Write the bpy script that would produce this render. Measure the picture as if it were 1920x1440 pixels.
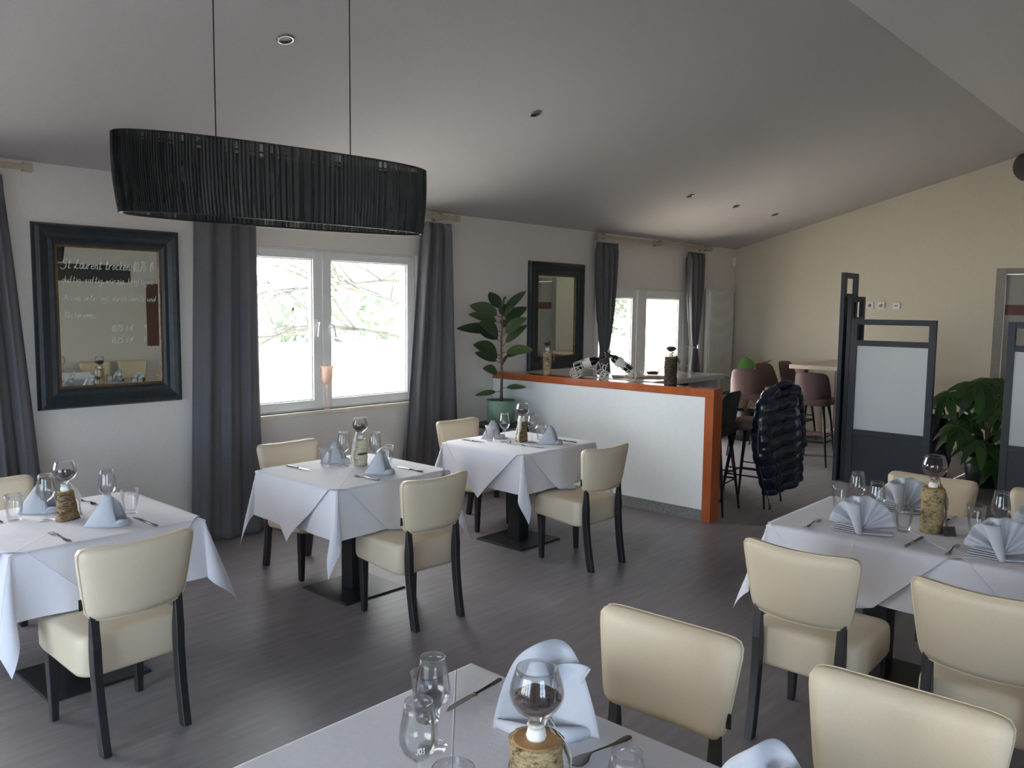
import bpy, math, random
from math import sin, cos, pi, sqrt, atan2
from mathutils import Vector, Matrix

# ------------------------------------------------------------------ scene, camera, light
scn = bpy.context.scene
for o in list(bpy.data.objects):
    bpy.data.objects.remove(o, do_unlink=True)
COL = scn.collection
RND = random.Random(7)

YAW, PITCH, ROLL, FPX, CAMH = 0.735099309, 0.0929626463, 0.0114141799, 1551.07, 1.75
fw = Vector((cos(PITCH)*cos(YAW), cos(PITCH)*sin(YAW), -sin(PITCH)))
rt = Vector((sin(YAW), -cos(YAW), 0.0))
up = rt.cross(fw)
r2 = rt*cos(ROLL) + up*sin(ROLL)
u2 = -rt*sin(ROLL) + up*cos(ROLL)
cam = bpy.data.cameras.new('camera')
cam.sensor_width = 36.0
cam.lens = FPX/1920*36.0
cam.clip_start = 0.05
cam.clip_end = 500
cam_ob = bpy.data.objects.new('camera', cam)
COL.objects.link(cam_ob)
m = Matrix.Identity(4)
for i in range(3):
    m[i][0] = r2[i]; m[i][1] = u2[i]; m[i][2] = -fw[i]
m[0][3], m[1][3], m[2][3] = 0.0, 0.0, CAMH
cam_ob.matrix_world = m
scn.camera = cam_ob

scn.view_settings.view_transform = 'Standard'
scn.view_settings.look = 'None'
scn.view_settings.gamma = 1.0
scn.view_settings.use_curve_mapping = False
scn.view_settings.exposure = 1.7

world = bpy.data.worlds.new('sky')
scn.world = world
world.use_nodes = True
wn = world.node_tree
for n in list(wn.nodes):
    wn.nodes.remove(n)
wo = wn.nodes.new('ShaderNodeOutputWorld')
wb = wn.nodes.new('ShaderNodeBackground')
wb.inputs[1].default_value = 5.0
wr = wn.nodes.new('ShaderNodeValToRGB')       # blue sky behind the house, pale bright sky over the field
wr.color_ramp.elements[0].position = 0.30; wr.color_ramp.elements[0].color = (0.58, 0.76, 1.0, 1)
wr.color_ramp.elements[1].position = 0.75; wr.color_ramp.elements[1].color = (0.96, 0.97, 0.98, 1)
wtc = wn.nodes.new('ShaderNodeTexCoord')
wsx = wn.nodes.new('ShaderNodeSeparateXYZ')
wma = wn.nodes.new('ShaderNodeMath'); wma.operation = 'MULTIPLY_ADD'
wma.inputs[1].default_value = 0.5; wma.inputs[2].default_value = 0.5
wn.links.new(wtc.outputs['Generated'], wsx.inputs[0])
wn.links.new(wsx.outputs[1], wma.inputs[0])
wn.links.new(wma.outputs[0], wr.inputs[0])
wn.links.new(wr.outputs[0], wb.inputs[0])
wn.links.new(wb.outputs[0], wo.inputs[0])

sunL = bpy.data.lights.new('sun', 'SUN')
sunL.energy = 20.0; sunL.angle = 0.01; sunL.color = (1.0, 0.98, 0.95)
sun_ob = bpy.data.objects.new('sun', sunL); COL.objects.link(sun_ob)
sun_ob.rotation_euler = Vector((-1.0, 0.02, -0.75)).to_track_quat('-Z', 'Y').to_euler()

# daylight portals in the window openings (sky light sampling only)
def portal(name, loc, size, rot):
    L = bpy.data.lights.new(name, 'AREA')
    L.shape = 'RECTANGLE'; L.size, L.size_y = size
    L.cycles.is_portal = True
    o = bpy.data.objects.new(name, L)
    COL.objects.link(o)
    o.location = loc; o.rotation_euler = rot
PN = (-pi/2, 0, 0)     # faces -Y
portal('daylight_portal', (4.01, 5.93, 1.55), (2.0, 1.3), PN)
portal('daylight_portal', (8.85, 5.93, 1.0), (2.3, 2.0), PN)
portal('daylight_portal', (0.3, 5.93, 1.55), (2.0, 1.3), PN)
portal('daylight_portal', (-2.62, 1.8, 1.1), (3.2, 2.0), (0, -pi/2, 0))   # faces +X
portal('daylight_portal', (-0.6, -2.72, 1.25), (2.0, 2.1), (pi/2, 0, 0))     # faces +Y

# ------------------------------------------------------------------ helpers
class MB:
    def __init__(s):
        s.v = []; s.f = []
    def add(s, vs, fs):
        b = len(s.v)
        s.v += [tuple(p) for p in vs]
        s.f += [tuple(b+i for i in f) for f in fs]
        return s
    def box(s, x0, x1, y0, y1, z0, z1):
        vs = [(x, y, z) for z in (z0, z1) for y in (y0, y1) for x in (x0, x1)]
        return s.add(vs, [(0,2,3,1), (4,5,7,6), (0,1,5,4), (2,6,7,3), (0,4,6,2), (1,3,7,5)])
    def hexa(s, bot, top):
        vs = list(bot)+list(top)
        return s.add(vs, [(3,2,1,0), (4,5,6,7), (0,1,5,4), (1,2,6,5), (2,3,7,6), (3,0,4,7)])
    def tube(s, path, r, n=8, cap=True, closed=False, flat=1.0):
        P = [Vector(p) for p in path]
        k = len(P)
        R = r if isinstance(r, (list, tuple)) else [r]*k
        vs = []; fs = []
        prev = None
        for i in range(k):
            if closed:
                t = P[(i+1) % k]-P[(i-1) % k]
            else:
                t = P[min(i+1, k-1)]-P[max(i-1, 0)]
            t.normalize()
            if prev is None:
                a = Vector((0, 0, 1)) if abs(t.z) < 0.9 else Vector((1, 0, 0))
                nn = t.cross(a).normalized()
            else:
                nn = (prev - t*prev.dot(t))
                nn = nn.normalized() if nn.length > 1e-6 else t.orthogonal().normalized()
            prev = nn
            b = t.cross(nn)
            for j in range(n):
                a = 2*pi*j/n
                vs.append(P[i]+nn*(cos(a)*R[i])+b*(sin(a)*R[i]*flat))
        for i in range(k if closed else k-1):
            i2 = (i+1) % k
            for j in range(n):
                j2 = (j+1) % n
                fs.append((i*n+j, i*n+j2, i2*n+j2, i2*n+j))
        if cap and not closed:
            fs.append(tuple(range(n))[::-1])
            fs.append(tuple((k-1)*n+j for j in range(n)))
        return s.add(vs, fs)
    def lathe(s, prof, n=24, c=(0, 0, 0)):
        vs = []; fs = []
        for (r, z) in prof:
            for j in range(n):
                a = 2*pi*j/n
                vs.append((c[0]+r*cos(a), c[1]+r*sin(a), c[2]+z))
        for i in range(len(prof)-1):
            for j in range(n):
                j2 = (j+1) % n
                fs.append((i*n+j, i*n+j2, (i+1)*n+j2, (i+1)*n+j))
        if prof[0][0] > 1e-5: fs.append(tuple(range(n))[::-1])
        if prof[-1][0] > 1e-5: fs.append(tuple((len(prof)-1)*n+j for j in range(n)))
        return s.add(vs, fs)
    def shell(s, prof, n=24, c=(0, 0, 0)):
        vs = []; fs = []
        for (r, z) in prof:
            for j in range(n):
                a = 2*pi*j/n
                vs.append((c[0]+r*cos(a), c[1]+r*sin(a), c[2]+z))
        for i in range(len(prof)-1):
            for j in range(n):
                j2 = (j+1) % n
                fs.append((i*n+j, i*n+j2, (i+1)*n+j2, (i+1)*n+j))
        return s.add(vs, fs)
    def grid(s, nu, nv, fn, wrap=False):
        vs = [fn(i/(nu-1) if not wrap else i/nu, j/(nv-1)) for j in range(nv) for i in range(nu)]
        fs = []
        for j in range(nv-1):
            for i in range(nu if wrap else nu-1):
                i2 = (i+1) % nu
                fs.append((j*nu+i, j*nu+i2, (j+1)*nu+i2, (j+1)*nu+i))
        return s.add(vs, fs)
    def prism(s, poly, z0, z1):
        n = len(poly)
        vs = [(p[0], p[1], z0) for p in poly]+[(p[0], p[1], z1) for p in poly]
        fs = [tuple(range(n))[::-1], tuple(range(n, 2*n))]
        fs += [(i, (i+1) % n, n+(i+1) % n, n+i) for i in range(n)]
        return s.add(vs, fs)
    def xf(s, M, start=0):
        for i in range(start, len(s.v)):
            s.v[i] = tuple(M @ Vector(s.v[i]))
        return s
    def mesh(s, name, mat, smooth):
        me = bpy.data.meshes.new(name)
        me.from_pydata(s.v, [], s.f)
        me.validate(); me.update()
        if smooth:
            me.polygons.foreach_set('use_smooth', [True]*len(me.polygons))
        me.materials.append(mat)
        return me
    def build(s, name, mat, parent=None, smooth=False, bevel=0, seg=2, solid=0, sub=0, loc=None, rot=None, off=0.0):
        o = bpy.data.objects.new(name, s.mesh(name, mat, smooth))
        COL.objects.link(o)
        if parent is not None: o.parent = parent
        if loc: o.location = loc
        if rot: o.rotation_euler = rot
        if solid:
            md = o.modifiers.new('solid', 'SOLIDIFY'); md.thickness = solid; md.offset = off
        if bevel:
            md = o.modifiers.new('bevel', 'BEVEL'); md.width = bevel; md.segments = seg; md.limit_method = 'ANGLE'
            md.angle_limit = 0.6
        if sub:
            md = o.modifiers.new('sub', 'SUBSURF'); md.levels = sub; md.render_levels = sub
        return o

def tag(o, label=None, cat=None, group=None, kind=None):
    if label: o['label'] = label
    if cat: o['category'] = cat
    if group: o['group'] = group
    if kind: o['kind'] = kind
    return o

def thing(name, label, cat, loc=(0, 0, 0), rz=0.0, group=None):
    o = bpy.data.objects.new(name, None)
    COL.objects.link(o)
    o.empty_display_size = 0.05
    o.location = loc; o.rotation_euler = (0, 0, rz)
    return tag(o, label, cat, group)

KIDS = {}
def kids(o):
    return [c for c in bpy.data.objects if c.parent == o]

def copy_tree(root, label, loc, rz=0.0, group=None, scale=None):
    if root.name not in KIDS:
        KIDS[root.name] = [(c, kids(c)) for c in kids(root)]
    r = root.copy(); COL.objects.link(r)
    r.location = loc; r.rotation_euler = (0, 0, rz)
    if scale: r.scale = (scale,)*3
    r['label'] = label
    if group: r['group'] = group
    for c, gs in KIDS[root.name]:
        d = c.copy(); COL.objects.link(d); d.parent = r
        for g in gs:
            e = g.copy(); COL.objects.link(e); e.parent = d
    return r

class Proto:
    """first use moves the built thing itself, later uses copy it"""
    def __init__(s, root): s.root = root; s.used = False
    def put(s, label, loc, rz=0.0, group=None, scale=None):
        if not s.used:
            s.used = True
            KIDS[s.root.name] = [(c, kids(c)) for c in kids(s.root)]
            s.root.location = loc; s.root.rotation_euler = (0, 0, rz)
            if scale: s.root.scale = (scale,)*3
            s.root['label'] = label
            if group: s.root['group'] = group
            return s.root
        return copy_tree(s.root, label, loc, rz, group, scale or 1.0)

# ------------------------------------------------------------------ materials
def srgb(r, g, b):
    f = lambda c: (c/255/12.92) if c/255 <= 0.04045 else ((c/255+0.055)/1.055)**2.4
    return (f(r), f(g), f(b), 1)

def base_mat(name, col, rough=0.5, metal=0.0, spec=0.5):
    mt = bpy.data.materials.new(name); mt.use_nodes = True
    b = mt.node_tree.nodes['Principled BSDF']
    b.inputs['Base Color'].default_value = col
    b.inputs['Roughness'].default_value = rough
    b.inputs['Metallic'].default_value = metal
    b.inputs['Specular IOR Level'].default_value = spec
    return mt, mt.node_tree, b

def nd(nt, t, **kw):
    n = nt.nodes.new(t)
    for k, v in kw.items(): setattr(n, k, v)
    return n

def coord(nt, scale=(1, 1, 1), kind='Object'):
    tc = nd(nt, 'ShaderNodeTexCoord'); mp = nd(nt, 'ShaderNodeMapping')
    nt.links.new(tc.outputs[kind], mp.inputs[0]); mp.inputs['Scale'].default_value = scale
    return mp.outputs[0]

def add_bump(nt, b, hgt, strength, dist=0.002):
    bp = nd(nt, 'ShaderNodeBump'); bp.inputs['Strength'].default_value = strength
    bp.inputs['Distance'].default_value = dist
    nt.links.new(hgt, bp.inputs['Height']); nt.links.new(bp.outputs[0], b.inputs['Normal'])

def noise(nt, vec, scale, detail=3, rough=0.5):
    n = nd(nt, 'ShaderNodeTexNoise')
    n.inputs['Scale'].default_value = scale; n.inputs['Detail'].default_value = detail
    n.inputs['Roughness'].default_value = rough
    nt.links.new(vec, n.inputs['Vector'])
    return n.outputs[0]

def ramp(nt, fac, stops):
    r = nd(nt, 'ShaderNodeValToRGB')
    e = r.color_ramp.elements
    while len(e) < len(stops): e.new(0.5)
    for i, (p, c) in enumerate(stops):
        e[i].position = p; e[i].color = c
    nt.links.new(fac, r.inputs[0])
    return r.outputs[0]

def M_noise(name, c1, c2, scale=20, rough=0.5, bump=0.2, dist=0.002, stretch=(1, 1, 1), metal=0, spec=0.5, lo=0.35, hi=0.65, detail=4):
    mt, nt, b = base_mat(name, c1, rough, metal, spec)
    v = coord(nt, stretch)
    n = noise(nt, v, scale, detail)
    nt.links.new(ramp(nt, n, [(lo, c1), (hi, c2)]), b.inputs['Base Color'])
    if bump: add_bump(nt, b, n, bump, dist)
    return mt

mat_wall = M_noise('wall_paint', srgb(222, 216, 209), srgb(226, 220, 213), 60, 0.85, 0.25, 0.0015, spec=0.2)
mat_wall_e = M_noise('wall_paint_cream', srgb(208, 199, 180), srgb(213, 204, 185), 60, 0.85, 0.25, 0.0015, spec=0.2)
mat_ceil = M_noise('ceiling_paint', srgb(190, 186, 185), srgb(194, 190, 189), 80, 0.9, 0.2, 0.001, spec=0.15)
mat_white = M_noise('white_panel', srgb(238, 240, 238), srgb(241, 243, 241), 30, 0.55, 0.05, spec=0.3)
mat_pvc = M_noise('white_plastic_frame', srgb(228, 228, 224), srgb(232, 232, 228), 20, 0.35, 0.0, spec=0.5)
mat_sill = M_noise('cream_sill', srgb(214, 203, 183), srgb(222, 212, 194), 14, 0.4, 0.0)
mat_skirt = M_noise('grey_skirting', srgb(120, 118, 116), srgb(146, 143, 140), 9, 0.5, 0.1, stretch=(1, 6, 6))
mat_orange = M_noise('orange_wood_edge', srgb(172, 88, 48), srgb(186, 100, 56), 5, 0.14, 0.03, stretch=(2, 2, .8), spec=0.6)
mat_chair = M_noise('cream_leather', srgb(219, 203, 175), srgb(223, 207, 180), 220, 0.42, 0.18, 0.0006, spec=0.45)
mat_darkwood = M_noise('black_stained_wood', srgb(34, 32, 34), srgb(46, 43, 44), 18, 0.38, 0.08, stretch=(6, 6, 1))
mat_black = M_noise('black_metal', srgb(28, 28, 30), srgb(36, 36, 38), 40, 0.4, 0.05)
mat_anthr = M_noise('anthracite_frame', srgb(52, 58, 66), srgb(56, 62, 70), 30, 0.45, 0.04)
mat_mirrorframe = M_noise('blue_black_frame', srgb(30, 38, 42), srgb(38, 47, 51), 25, 0.4, 0.1)
mat_gold = M_noise('worn_gold', srgb(120, 88, 52), srgb(92, 64, 38), 30, 0.4, 0.1, metal=0.4)
mat_steel = base_mat('steel', srgb(150, 150, 150), 0.25, 1.0)[0]
mat_darksteel = base_mat('dark_steel', srgb(120, 116, 112), 0.35, 1.0)[0]
mat_beige = M_noise('beige_metal', srgb(176, 164, 142), srgb(186, 174, 152), 20, 0.45, 0.05, metal=0.2)
mat_curtain = M_noise('grey_curtain', srgb(102, 101, 103), srgb(108, 107, 109), 300, 0.85, 0.3, 0.0008, stretch=(1, 1, 0.3), spec=0.15)
mat_napkin = M_noise('grey_blue_napkin', srgb(190, 193, 201), srgb(196, 199, 207), 400, 0.85, 0.25, 0.0006, spec=0.15)
mat_green_pot = M_noise('sage_green_pot', srgb(112, 146, 128), srgb(118, 152, 133), 8, 0.5, 0.05)
mat_soil = M_noise('soil', srgb(50, 40, 32), srgb(74, 60, 48), 60, 0.95, 0.8, 0.01)
mat_stem = M_noise('plant_stem', srgb(96, 74, 54), srgb(120, 96, 72), 30, 0.7, 0.3)
mat_beans = M_noise('coffee_beans', srgb(46, 30, 26), srgb(84, 60, 54), 220, 0.5, 0.8, 0.004)
mat_ribbon = M_noise('linen_ribbon', srgb(150, 128, 104), srgb(196, 184, 166), 90, 0.8, 0.3)
mat_wax = base_mat('white_wax', srgb(236, 234, 228), 0.6)[0]
mat_cut = M_noise('cut_wood', srgb(170, 124, 78), srgb(190, 148, 100), 14, 0.7, 0.1)
mat_white_wire = base_mat('white_wire', srgb(222, 218, 206), 0.5)[0]
mat_bottle = base_mat('dark_bottle', srgb(14, 16, 14), 0.08, 0, 0.6)[0]
mat_bottle_g = base_mat('green_bottle', srgb(24, 44, 18), 0.08, 0, 0.6)[0]
mat_capsule = base_mat('burgundy_capsule', srgb(92, 28, 30), 0.3)[0]
mat_label = base_mat('bottle_label', srgb(220, 216, 204), 0.7)[0]
mat_stool = M_noise('mauve_brown_upholstery', srgb(98, 76, 76), srgb(106, 83, 82), 150, 0.55, 0.2, 0.0008, spec=0.4)
mat_stool_g = M_noise('charcoal_upholstery', srgb(48, 47, 48), srgb(54, 53, 54), 150, 0.6, 0.2, 0.0008, spec=0.3)
mat_laminate = M_noise('pale_grey_worktop', srgb(196, 190, 182), srgb(208, 203, 196), 6, 0.12, 0.0, stretch=(1, 5, 5), spec=0.6)
mat_barwood = M_noise('pale_wood_top', srgb(176, 160, 140), srgb(192, 176, 156), 6, 0.35, 0.1, stretch=(1, 8, 8))
mat_jacket = M_noise('navy_nylon', srgb(17, 24, 38), srgb(22, 31, 48), 26, 0.27, 0.45, 0.008, spec=0.7)
mat_rad = M_noise('white_radiator', srgb(214, 212, 206), srgb(218, 216, 210), 20, 0.5, 0.0)
mat_milk = M_noise('milky_panel', srgb(232, 236, 238), srgb(235, 239, 241), 3, 0.5, 0.0)
mat_brownframe = M_noise('brown_wood', srgb(92, 52, 40), srgb(110, 64, 50), 12, 0.5, 0.1, stretch=(5, 5, 1))
mat_brownpaper = M_noise('tan_paper', srgb(150, 124, 98), srgb(190, 170, 146), 18, 0.7, 0.1)
mat_purple = M_noise('purple_quilt', srgb(56, 30, 64), srgb(22, 18, 28), 30, 0.4, 0.5, 0.01)
mat_doorframe = M_noise('grey_door_frame', srgb(134, 128, 120), srgb(140, 134, 126), 30, 0.5, 0.05)
mat_speaker = M_noise('dark_speaker', srgb(64, 62, 58), srgb(72, 70, 66), 200, 0.7, 0.3)
mat_chalk = base_mat('white_marker', srgb(225, 228, 225), 0.8)[0]
mat_cardsteel = base_mat('card_steel', srgb(96, 92, 90), 0.45, 0.6)[0]
mat_pink, _nt, _b = base_mat('pinkish_candle_glass', srgb(244, 226, 214), 0.35)
_tl = nd(_nt, 'ShaderNodeBsdfTranslucent'); _tl.inputs[0].default_value = srgb(250, 234, 222)
_mx = nd(_nt, 'ShaderNodeMixShader'); _mx.inputs[0].default_value = 0.65
_nt.links.new(_b.outputs[0], _mx.inputs[1]); _nt.links.new(_tl.outputs[0], _mx.inputs[2])
_nt.links.new(_mx.outputs[0], _nt.nodes['Material Output'].inputs[0])
mat_mirror = base_mat('mirror_silver', (0.58, 0.62, 0.57, 1), 0.01, 1.0)[0]
mat_diffuser = base_mat('lamp_diffuser', srgb(30, 31, 31), 0.6)[0]
mat_bulb = base_mat('spot_lens', srgb(150, 150, 148), 0.15, 0.6)[0]

def M_cloth(name='white_tablecloth', shift=(0, 0, 0)):
    mt, nt, b = base_mat(name, srgb(224, 223, 229), 0.8, 0, 0.2)
    b.inputs['Sheen Weight'].default_value = 0.15
    v = coord(nt)
    v.node.inputs['Location'].default_value = shift
    n1 = noise(nt, v, 9, 3); n2 = noise(nt, v, 420, 2)
    sx = nd(nt, 'ShaderNodeSeparateXYZ'); nt.links.new(v, sx.inputs[0])
    # pressed cross creases along the table diagonals
    def crease(op):
        a = nd(nt, 'ShaderNodeMath', operation=op)
        nt.links.new(sx.outputs[0], a.inputs[0]); nt.links.new(sx.outputs[1], a.inputs[1])
        ab = nd(nt, 'ShaderNodeMath', operation='ABSOLUTE'); nt.links.new(a.outputs[0], ab.inputs[0])
        mr = nd(nt, 'ShaderNodeMapRange'); mr.inputs[1].default_value = 0; mr.inputs[2].default_value = 0.004
        mr.inputs[3].default_value = 1; mr.inputs[4].default_value = 0
        nt.links.new(ab.outputs[0], mr.inputs[0])
        return mr.outputs[0]
    ad = nd(nt, 'ShaderNodeMath', operation='MAXIMUM')
    nt.links.new(crease('SUBTRACT'), ad.inputs[0]); nt.links.new(crease('ADD'), ad.inputs[1])
    m1 = nd(nt, 'ShaderNodeMath', operation='MULTIPLY_ADD'); m1.inputs[1].default_value = 2.2
    nt.links.new(n1, m1.inputs[0]); nt.links.new(ad.outputs[0], m1.inputs[2])
    m2 = nd(nt, 'ShaderNodeMath', operation='MULTIPLY_ADD'); m2.inputs[1].default_value = 0.25
    nt.links.new(n2, m2.inputs[0]); nt.links.new(m1.outputs[0], m2.inputs[2])
    add_bump(nt, b, m2.outputs[0], 0.55, 0.004)
    return mt
mat_cloth = M_cloth()
mat_cloth_f = M_cloth('white_tablecloth_wide', (0.14, -0.14, 0))

def M_floor():
    mt, nt, b = base_mat('grey_vinyl_planks', srgb(96, 92, 92), 0.38, 0, 0.45)
    v = coord(nt)
    br = nd(nt, 'ShaderNodeTexBrick')
    br.offset = 0.37; br.offset_frequency = 2
    br.inputs['Scale'].default_value = 1.0
    br.inputs['Mortar Size'].default_value = 0.0012
    br.inputs['Brick Width'].default_value = 1.25; br.inputs['Row Height'].default_value = 0.185
    br.inputs['Color1'].default_value = (0.42, 0.42, 0.42, 1); br.inputs['Color2'].default_value = (0.58, 0.58, 0.58, 1)
    br.inputs['Mortar'].default_value = (0.3, 0.3, 0.3, 1)
    nt.links.new(v, br.inputs['Vector'])
    v2 = coord(nt, (1.2, 9, 1)); n = noise(nt, v2, 2.6, 5, 0.6)
    mx = nd(nt, 'ShaderNodeMath', operation='MULTIPLY_ADD'); mx.inputs[1].default_value = 0.55
    nt.links.new(n, mx.inputs[0])
    sc = nd(nt, 'ShaderNodeMath', operation='MULTIPLY'); sc.inputs[1].default_value = 0.45
    nt.links.new(br.outputs['Color'], sc.inputs[0]); nt.links.new(sc.outputs[0], mx.inputs[2])
    c = ramp(nt, mx.outputs[0], [(0.30, srgb(116, 111, 114)), (0.52, srgb(134, 128, 131)), (0.72, srgb(152, 147, 149))])
    nt.links.new(c, b.inputs['Base Color'])
    add_bump(nt, b, mx.outputs[0], 0.12, 0.002)
    return mt
mat_floor = M_floor()

def M_glass(name, tint=(0.97, 0.98, 0.98, 1), k=1.0, rough=0.01):
    mt = bpy.data.materials.new(name); mt.use_nodes = True
    nt = mt.node_tree
    for n in list(nt.nodes): nt.nodes.remove(n)
    out = nd(nt, 'ShaderNodeOutputMaterial'); mix = nd(nt, 'ShaderNodeMixShader')
    tr = nd(nt, 'ShaderNodeBsdfTransparent'); gl = nd(nt, 'ShaderNodeBsdfGlossy')
    tr.inputs[0].default_value = tint; gl.inputs['Roughness'].default_value = rough
    fr = nd(nt, 'ShaderNodeLayerWeight'); fr.inputs['Blend'].default_value = 0.28
    mu = nd(nt, 'ShaderNodeMath', operation='MULTIPLY_ADD'); mu.inputs[1].default_value = k
    mu.inputs[2].default_value = 0.02
    nt.links.new(fr.outputs['Fresnel'], mu.inputs[0])
    mu.use_clamp = True
    nt.links.new(mu.outputs[0], mix.inputs[0])
    nt.links.new(tr.outputs[0], mix.inputs[1]); nt.links.new(gl.outputs[0], mix.inputs[2])
    nt.links.new(mix.outputs[0], out.inputs[0])
    return mt
mat_glass = M_glass('drinking_glass', (0.992, 0.994, 0.995, 1), 0.5)
mat_pane = M_glass('window_pane', (0.98, 0.985, 0.98, 1), 0.4)

def M_bark(name, light, dark, thr=0.55, scale=14, stretch=(1, 1, 3.5), bump=0.8):
    mt, nt, b = base_mat(name, light, 0.75, 0, 0.25)
    v = coord(nt, stretch); n = noise(nt, v, scale, 6, 0.65)
    v2 = coord(nt, (1, 1, 1+stretch[2]*.8)); n2 = noise(nt, v2, scale*3.0, 5, 0.65)
    mxx = nd(nt, 'ShaderNodeMath', operation='MULTIPLY_ADD'); mxx.inputs[1].default_value = 0.5
    nt.links.new(n2, mxx.inputs[0])
    hf = nd(nt, 'ShaderNodeMath', operation='MULTIPLY'); hf.inputs[1].default_value = 0.5
    nt.links.new(n, hf.inputs[0]); nt.links.new(hf.outputs[0], mxx.inputs[2])
    mid = tuple((light[i]*0.55+dark[i]*0.45) for i in range(3))+(1,)
    nt.links.new(ramp(nt, mxx.outputs[0], [(thr-0.10, light), (thr, mid), (thr+0.07, dark)]), b.inputs['Base Color'])
    v3 = coord(nt, (1, 1, 2.6)); n3 = noise(nt, v3, scale*6, 3, 0.6)
    fl = ramp(nt, n3, [(0.54, (0, 0, 0, 1)), (0.62, (1, 1, 1, 1))])
    mm = nd(nt, 'ShaderNodeMixRGB'); mm.inputs[2].default_value = tuple(min(1, light[i]*1.35+.05) for i in range(3))+(1,)
    src = b.inputs['Base Color'].links[0].from_socket
    k = nd(nt, 'ShaderNodeMath', operation='MULTIPLY'); k.inputs[1].default_value = 0.55
    nt.links.new(fl, k.inputs[0]); nt.links.new(k.outputs[0], mm.inputs[0])
    nt.links.new(src, mm.inputs[1]); nt.links.new(mm.outputs[0], b.inputs['Base Color'])
    ad = nd(nt, 'ShaderNodeMath', operation='MULTIPLY_ADD'); ad.inputs[1].default_value = 0.5
    nt.links.new(n3, ad.inputs[0]); nt.links.new(mxx.outputs[0], ad.inputs[2])
    add_bump(nt, b, ad.outputs[0], bump, 0.006)
    return mt
bark_birch = M_bark('pale_birch_bark', srgb(206, 198, 170), srgb(92, 74, 54), 0.60)
bark_brown = M_bark('brown_bark', srgb(158, 132, 96), srgb(72, 56, 42), 0.50)
bark_gold = M_bark('golden_flaky_bark', srgb(172, 152, 112), srgb(62, 50, 36), 0.53, 17, (1, 1, 1.3), 0.6)
bark_mottled = M_bark('mottled_birch_bark', srgb(190, 168, 132), srgb(62, 50, 38), 0.53, 10)
bark_dark = M_bark('dark_bark', srgb(92, 76, 58), srgb(40, 34, 28), 0.48, 12)

def M_leaf(name, a, b_, under=0):
    mt, nt, b = base_mat(name, a, 0.35, 0, 0.5)
    oi = nd(nt, 'ShaderNodeNewGeometry')
    mr = nd(nt, 'ShaderNodeMixRGB'); mr.inputs[1].default_value = a; mr.inputs[2].default_value = b_
    nt.links.new(oi.outputs['Random Per Island'], mr.inputs[0])
    nt.links.new(mr.outputs[0], b.inputs['Base Color'])
    return mt
mat_leaf = M_leaf('rubber_leaf', srgb(34, 52, 34), srgb(72, 92, 52))
mat_leaf2 = M_leaf('fatsia_leaf', srgb(34, 62, 26), srgb(66, 100, 44))

def M_shade():
    mt = bpy.data.materials.new('pleated_black_ribbon'); mt.use_nodes = True
    nt = mt.node_tree; b = nt.nodes['Principled BSDF']
    b.inputs['Base Color'].default_value = srgb(38, 39, 39); b.inputs['Roughness'].default_value = 0.55
    out = nt.nodes['Material Output']
    mix = nd(nt, 'ShaderNodeMixShader'); tr = nd(nt, 'ShaderNodeBsdfTransparent')
    tr.inputs[0].default_value = (0.8, 0.8, 0.8, 1)
    v = coord(nt, (1, 1, 0.02)); n = noise(nt, v, 55, 3, 0.7)
    f = ramp(nt, n, [(0.50, (0.03, 0.03, 0.03, 1)), (0.66, (0.45, 0.45, 0.45, 1))])
    nt.links.new(f, mix.inputs[0]); nt.links.new(b.outputs[0], mix.inputs[1]); nt.links.new(tr.outputs[0], mix.inputs[2])
    nt.links.new(mix.outputs[0], out.inputs[0])
    add_bump(nt, b, n, 0.4, 0.004)
    return mt
mat_shade = M_shade()
# ------------------------------------------------------------------ the room
XW, XE, YS, YN, TH = -2.6, 11.12, -2.6, 5.72, 0.24
def zn(y): return 2.611+0.2664*(5.72-y)
def zs(y): return 3.607-0.02*(1.983-y)
def zc(y): return zn(y) if y > 1.983 else zs(y)

def struct(o, label=None):
    o['kind'] = 'structure'
    return o

struct(MB().box(XW-TH, XE+TH, YS-TH, YN+TH, -0.12, 0.0).build('floor', mat_floor))

# ceiling: two slopes meeting at a ridge
def slope(name, ya, yb):
    a, b = zc(ya), zc(yb)
    m_ = MB().hexa([(XW-TH, ya, a), (XE+TH, ya, a), (XE+TH, yb, b), (XW-TH, yb, b)],
                   [(XW-TH, ya, a+.2), (XE+TH, ya, a+.2), (XE+TH, yb, b+.2), (XW-TH, yb, b+.2)])
    struct(m_.build(name, mat_ceil))
slope('ceiling', 1.983, YN+TH)
a_, b_ = zs(YS-TH), 3.607
struct(MB().hexa([(XW-TH, YS-TH, a_), (XE+TH, YS-TH, a_), (XE+TH, 1.983, b_), (XW-TH, 1.983, b_)],
                 [(XW-TH, YS-TH, a_+.2), (XE+TH, YS-TH, a_+.2), (XE+TH, 1.983, b_+.2), (XW-TH, 1.983, b_+.2)]).build('ceiling', mat_ceil))

def wall_x(name, y0, y1, x0, x1, ztop, holes, mat):
    """wall running along X with rectangular holes (xa, xb, za, zb)"""
    m_ = MB(); x = x0
    for (xa, xb, za, zb) in sorted(holes):
        m_.box(x, xa, y0, y1, 0, ztop)
        if za > 0: m_.box(xa, xb, y0, y1, 0, za)
        m_.box(xa, xb, y0, y1, zb, ztop)
        x = xb
    m_.box(x, x1, y0, y1, 0, ztop)
    return struct(m_.build(name, mat))

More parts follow.
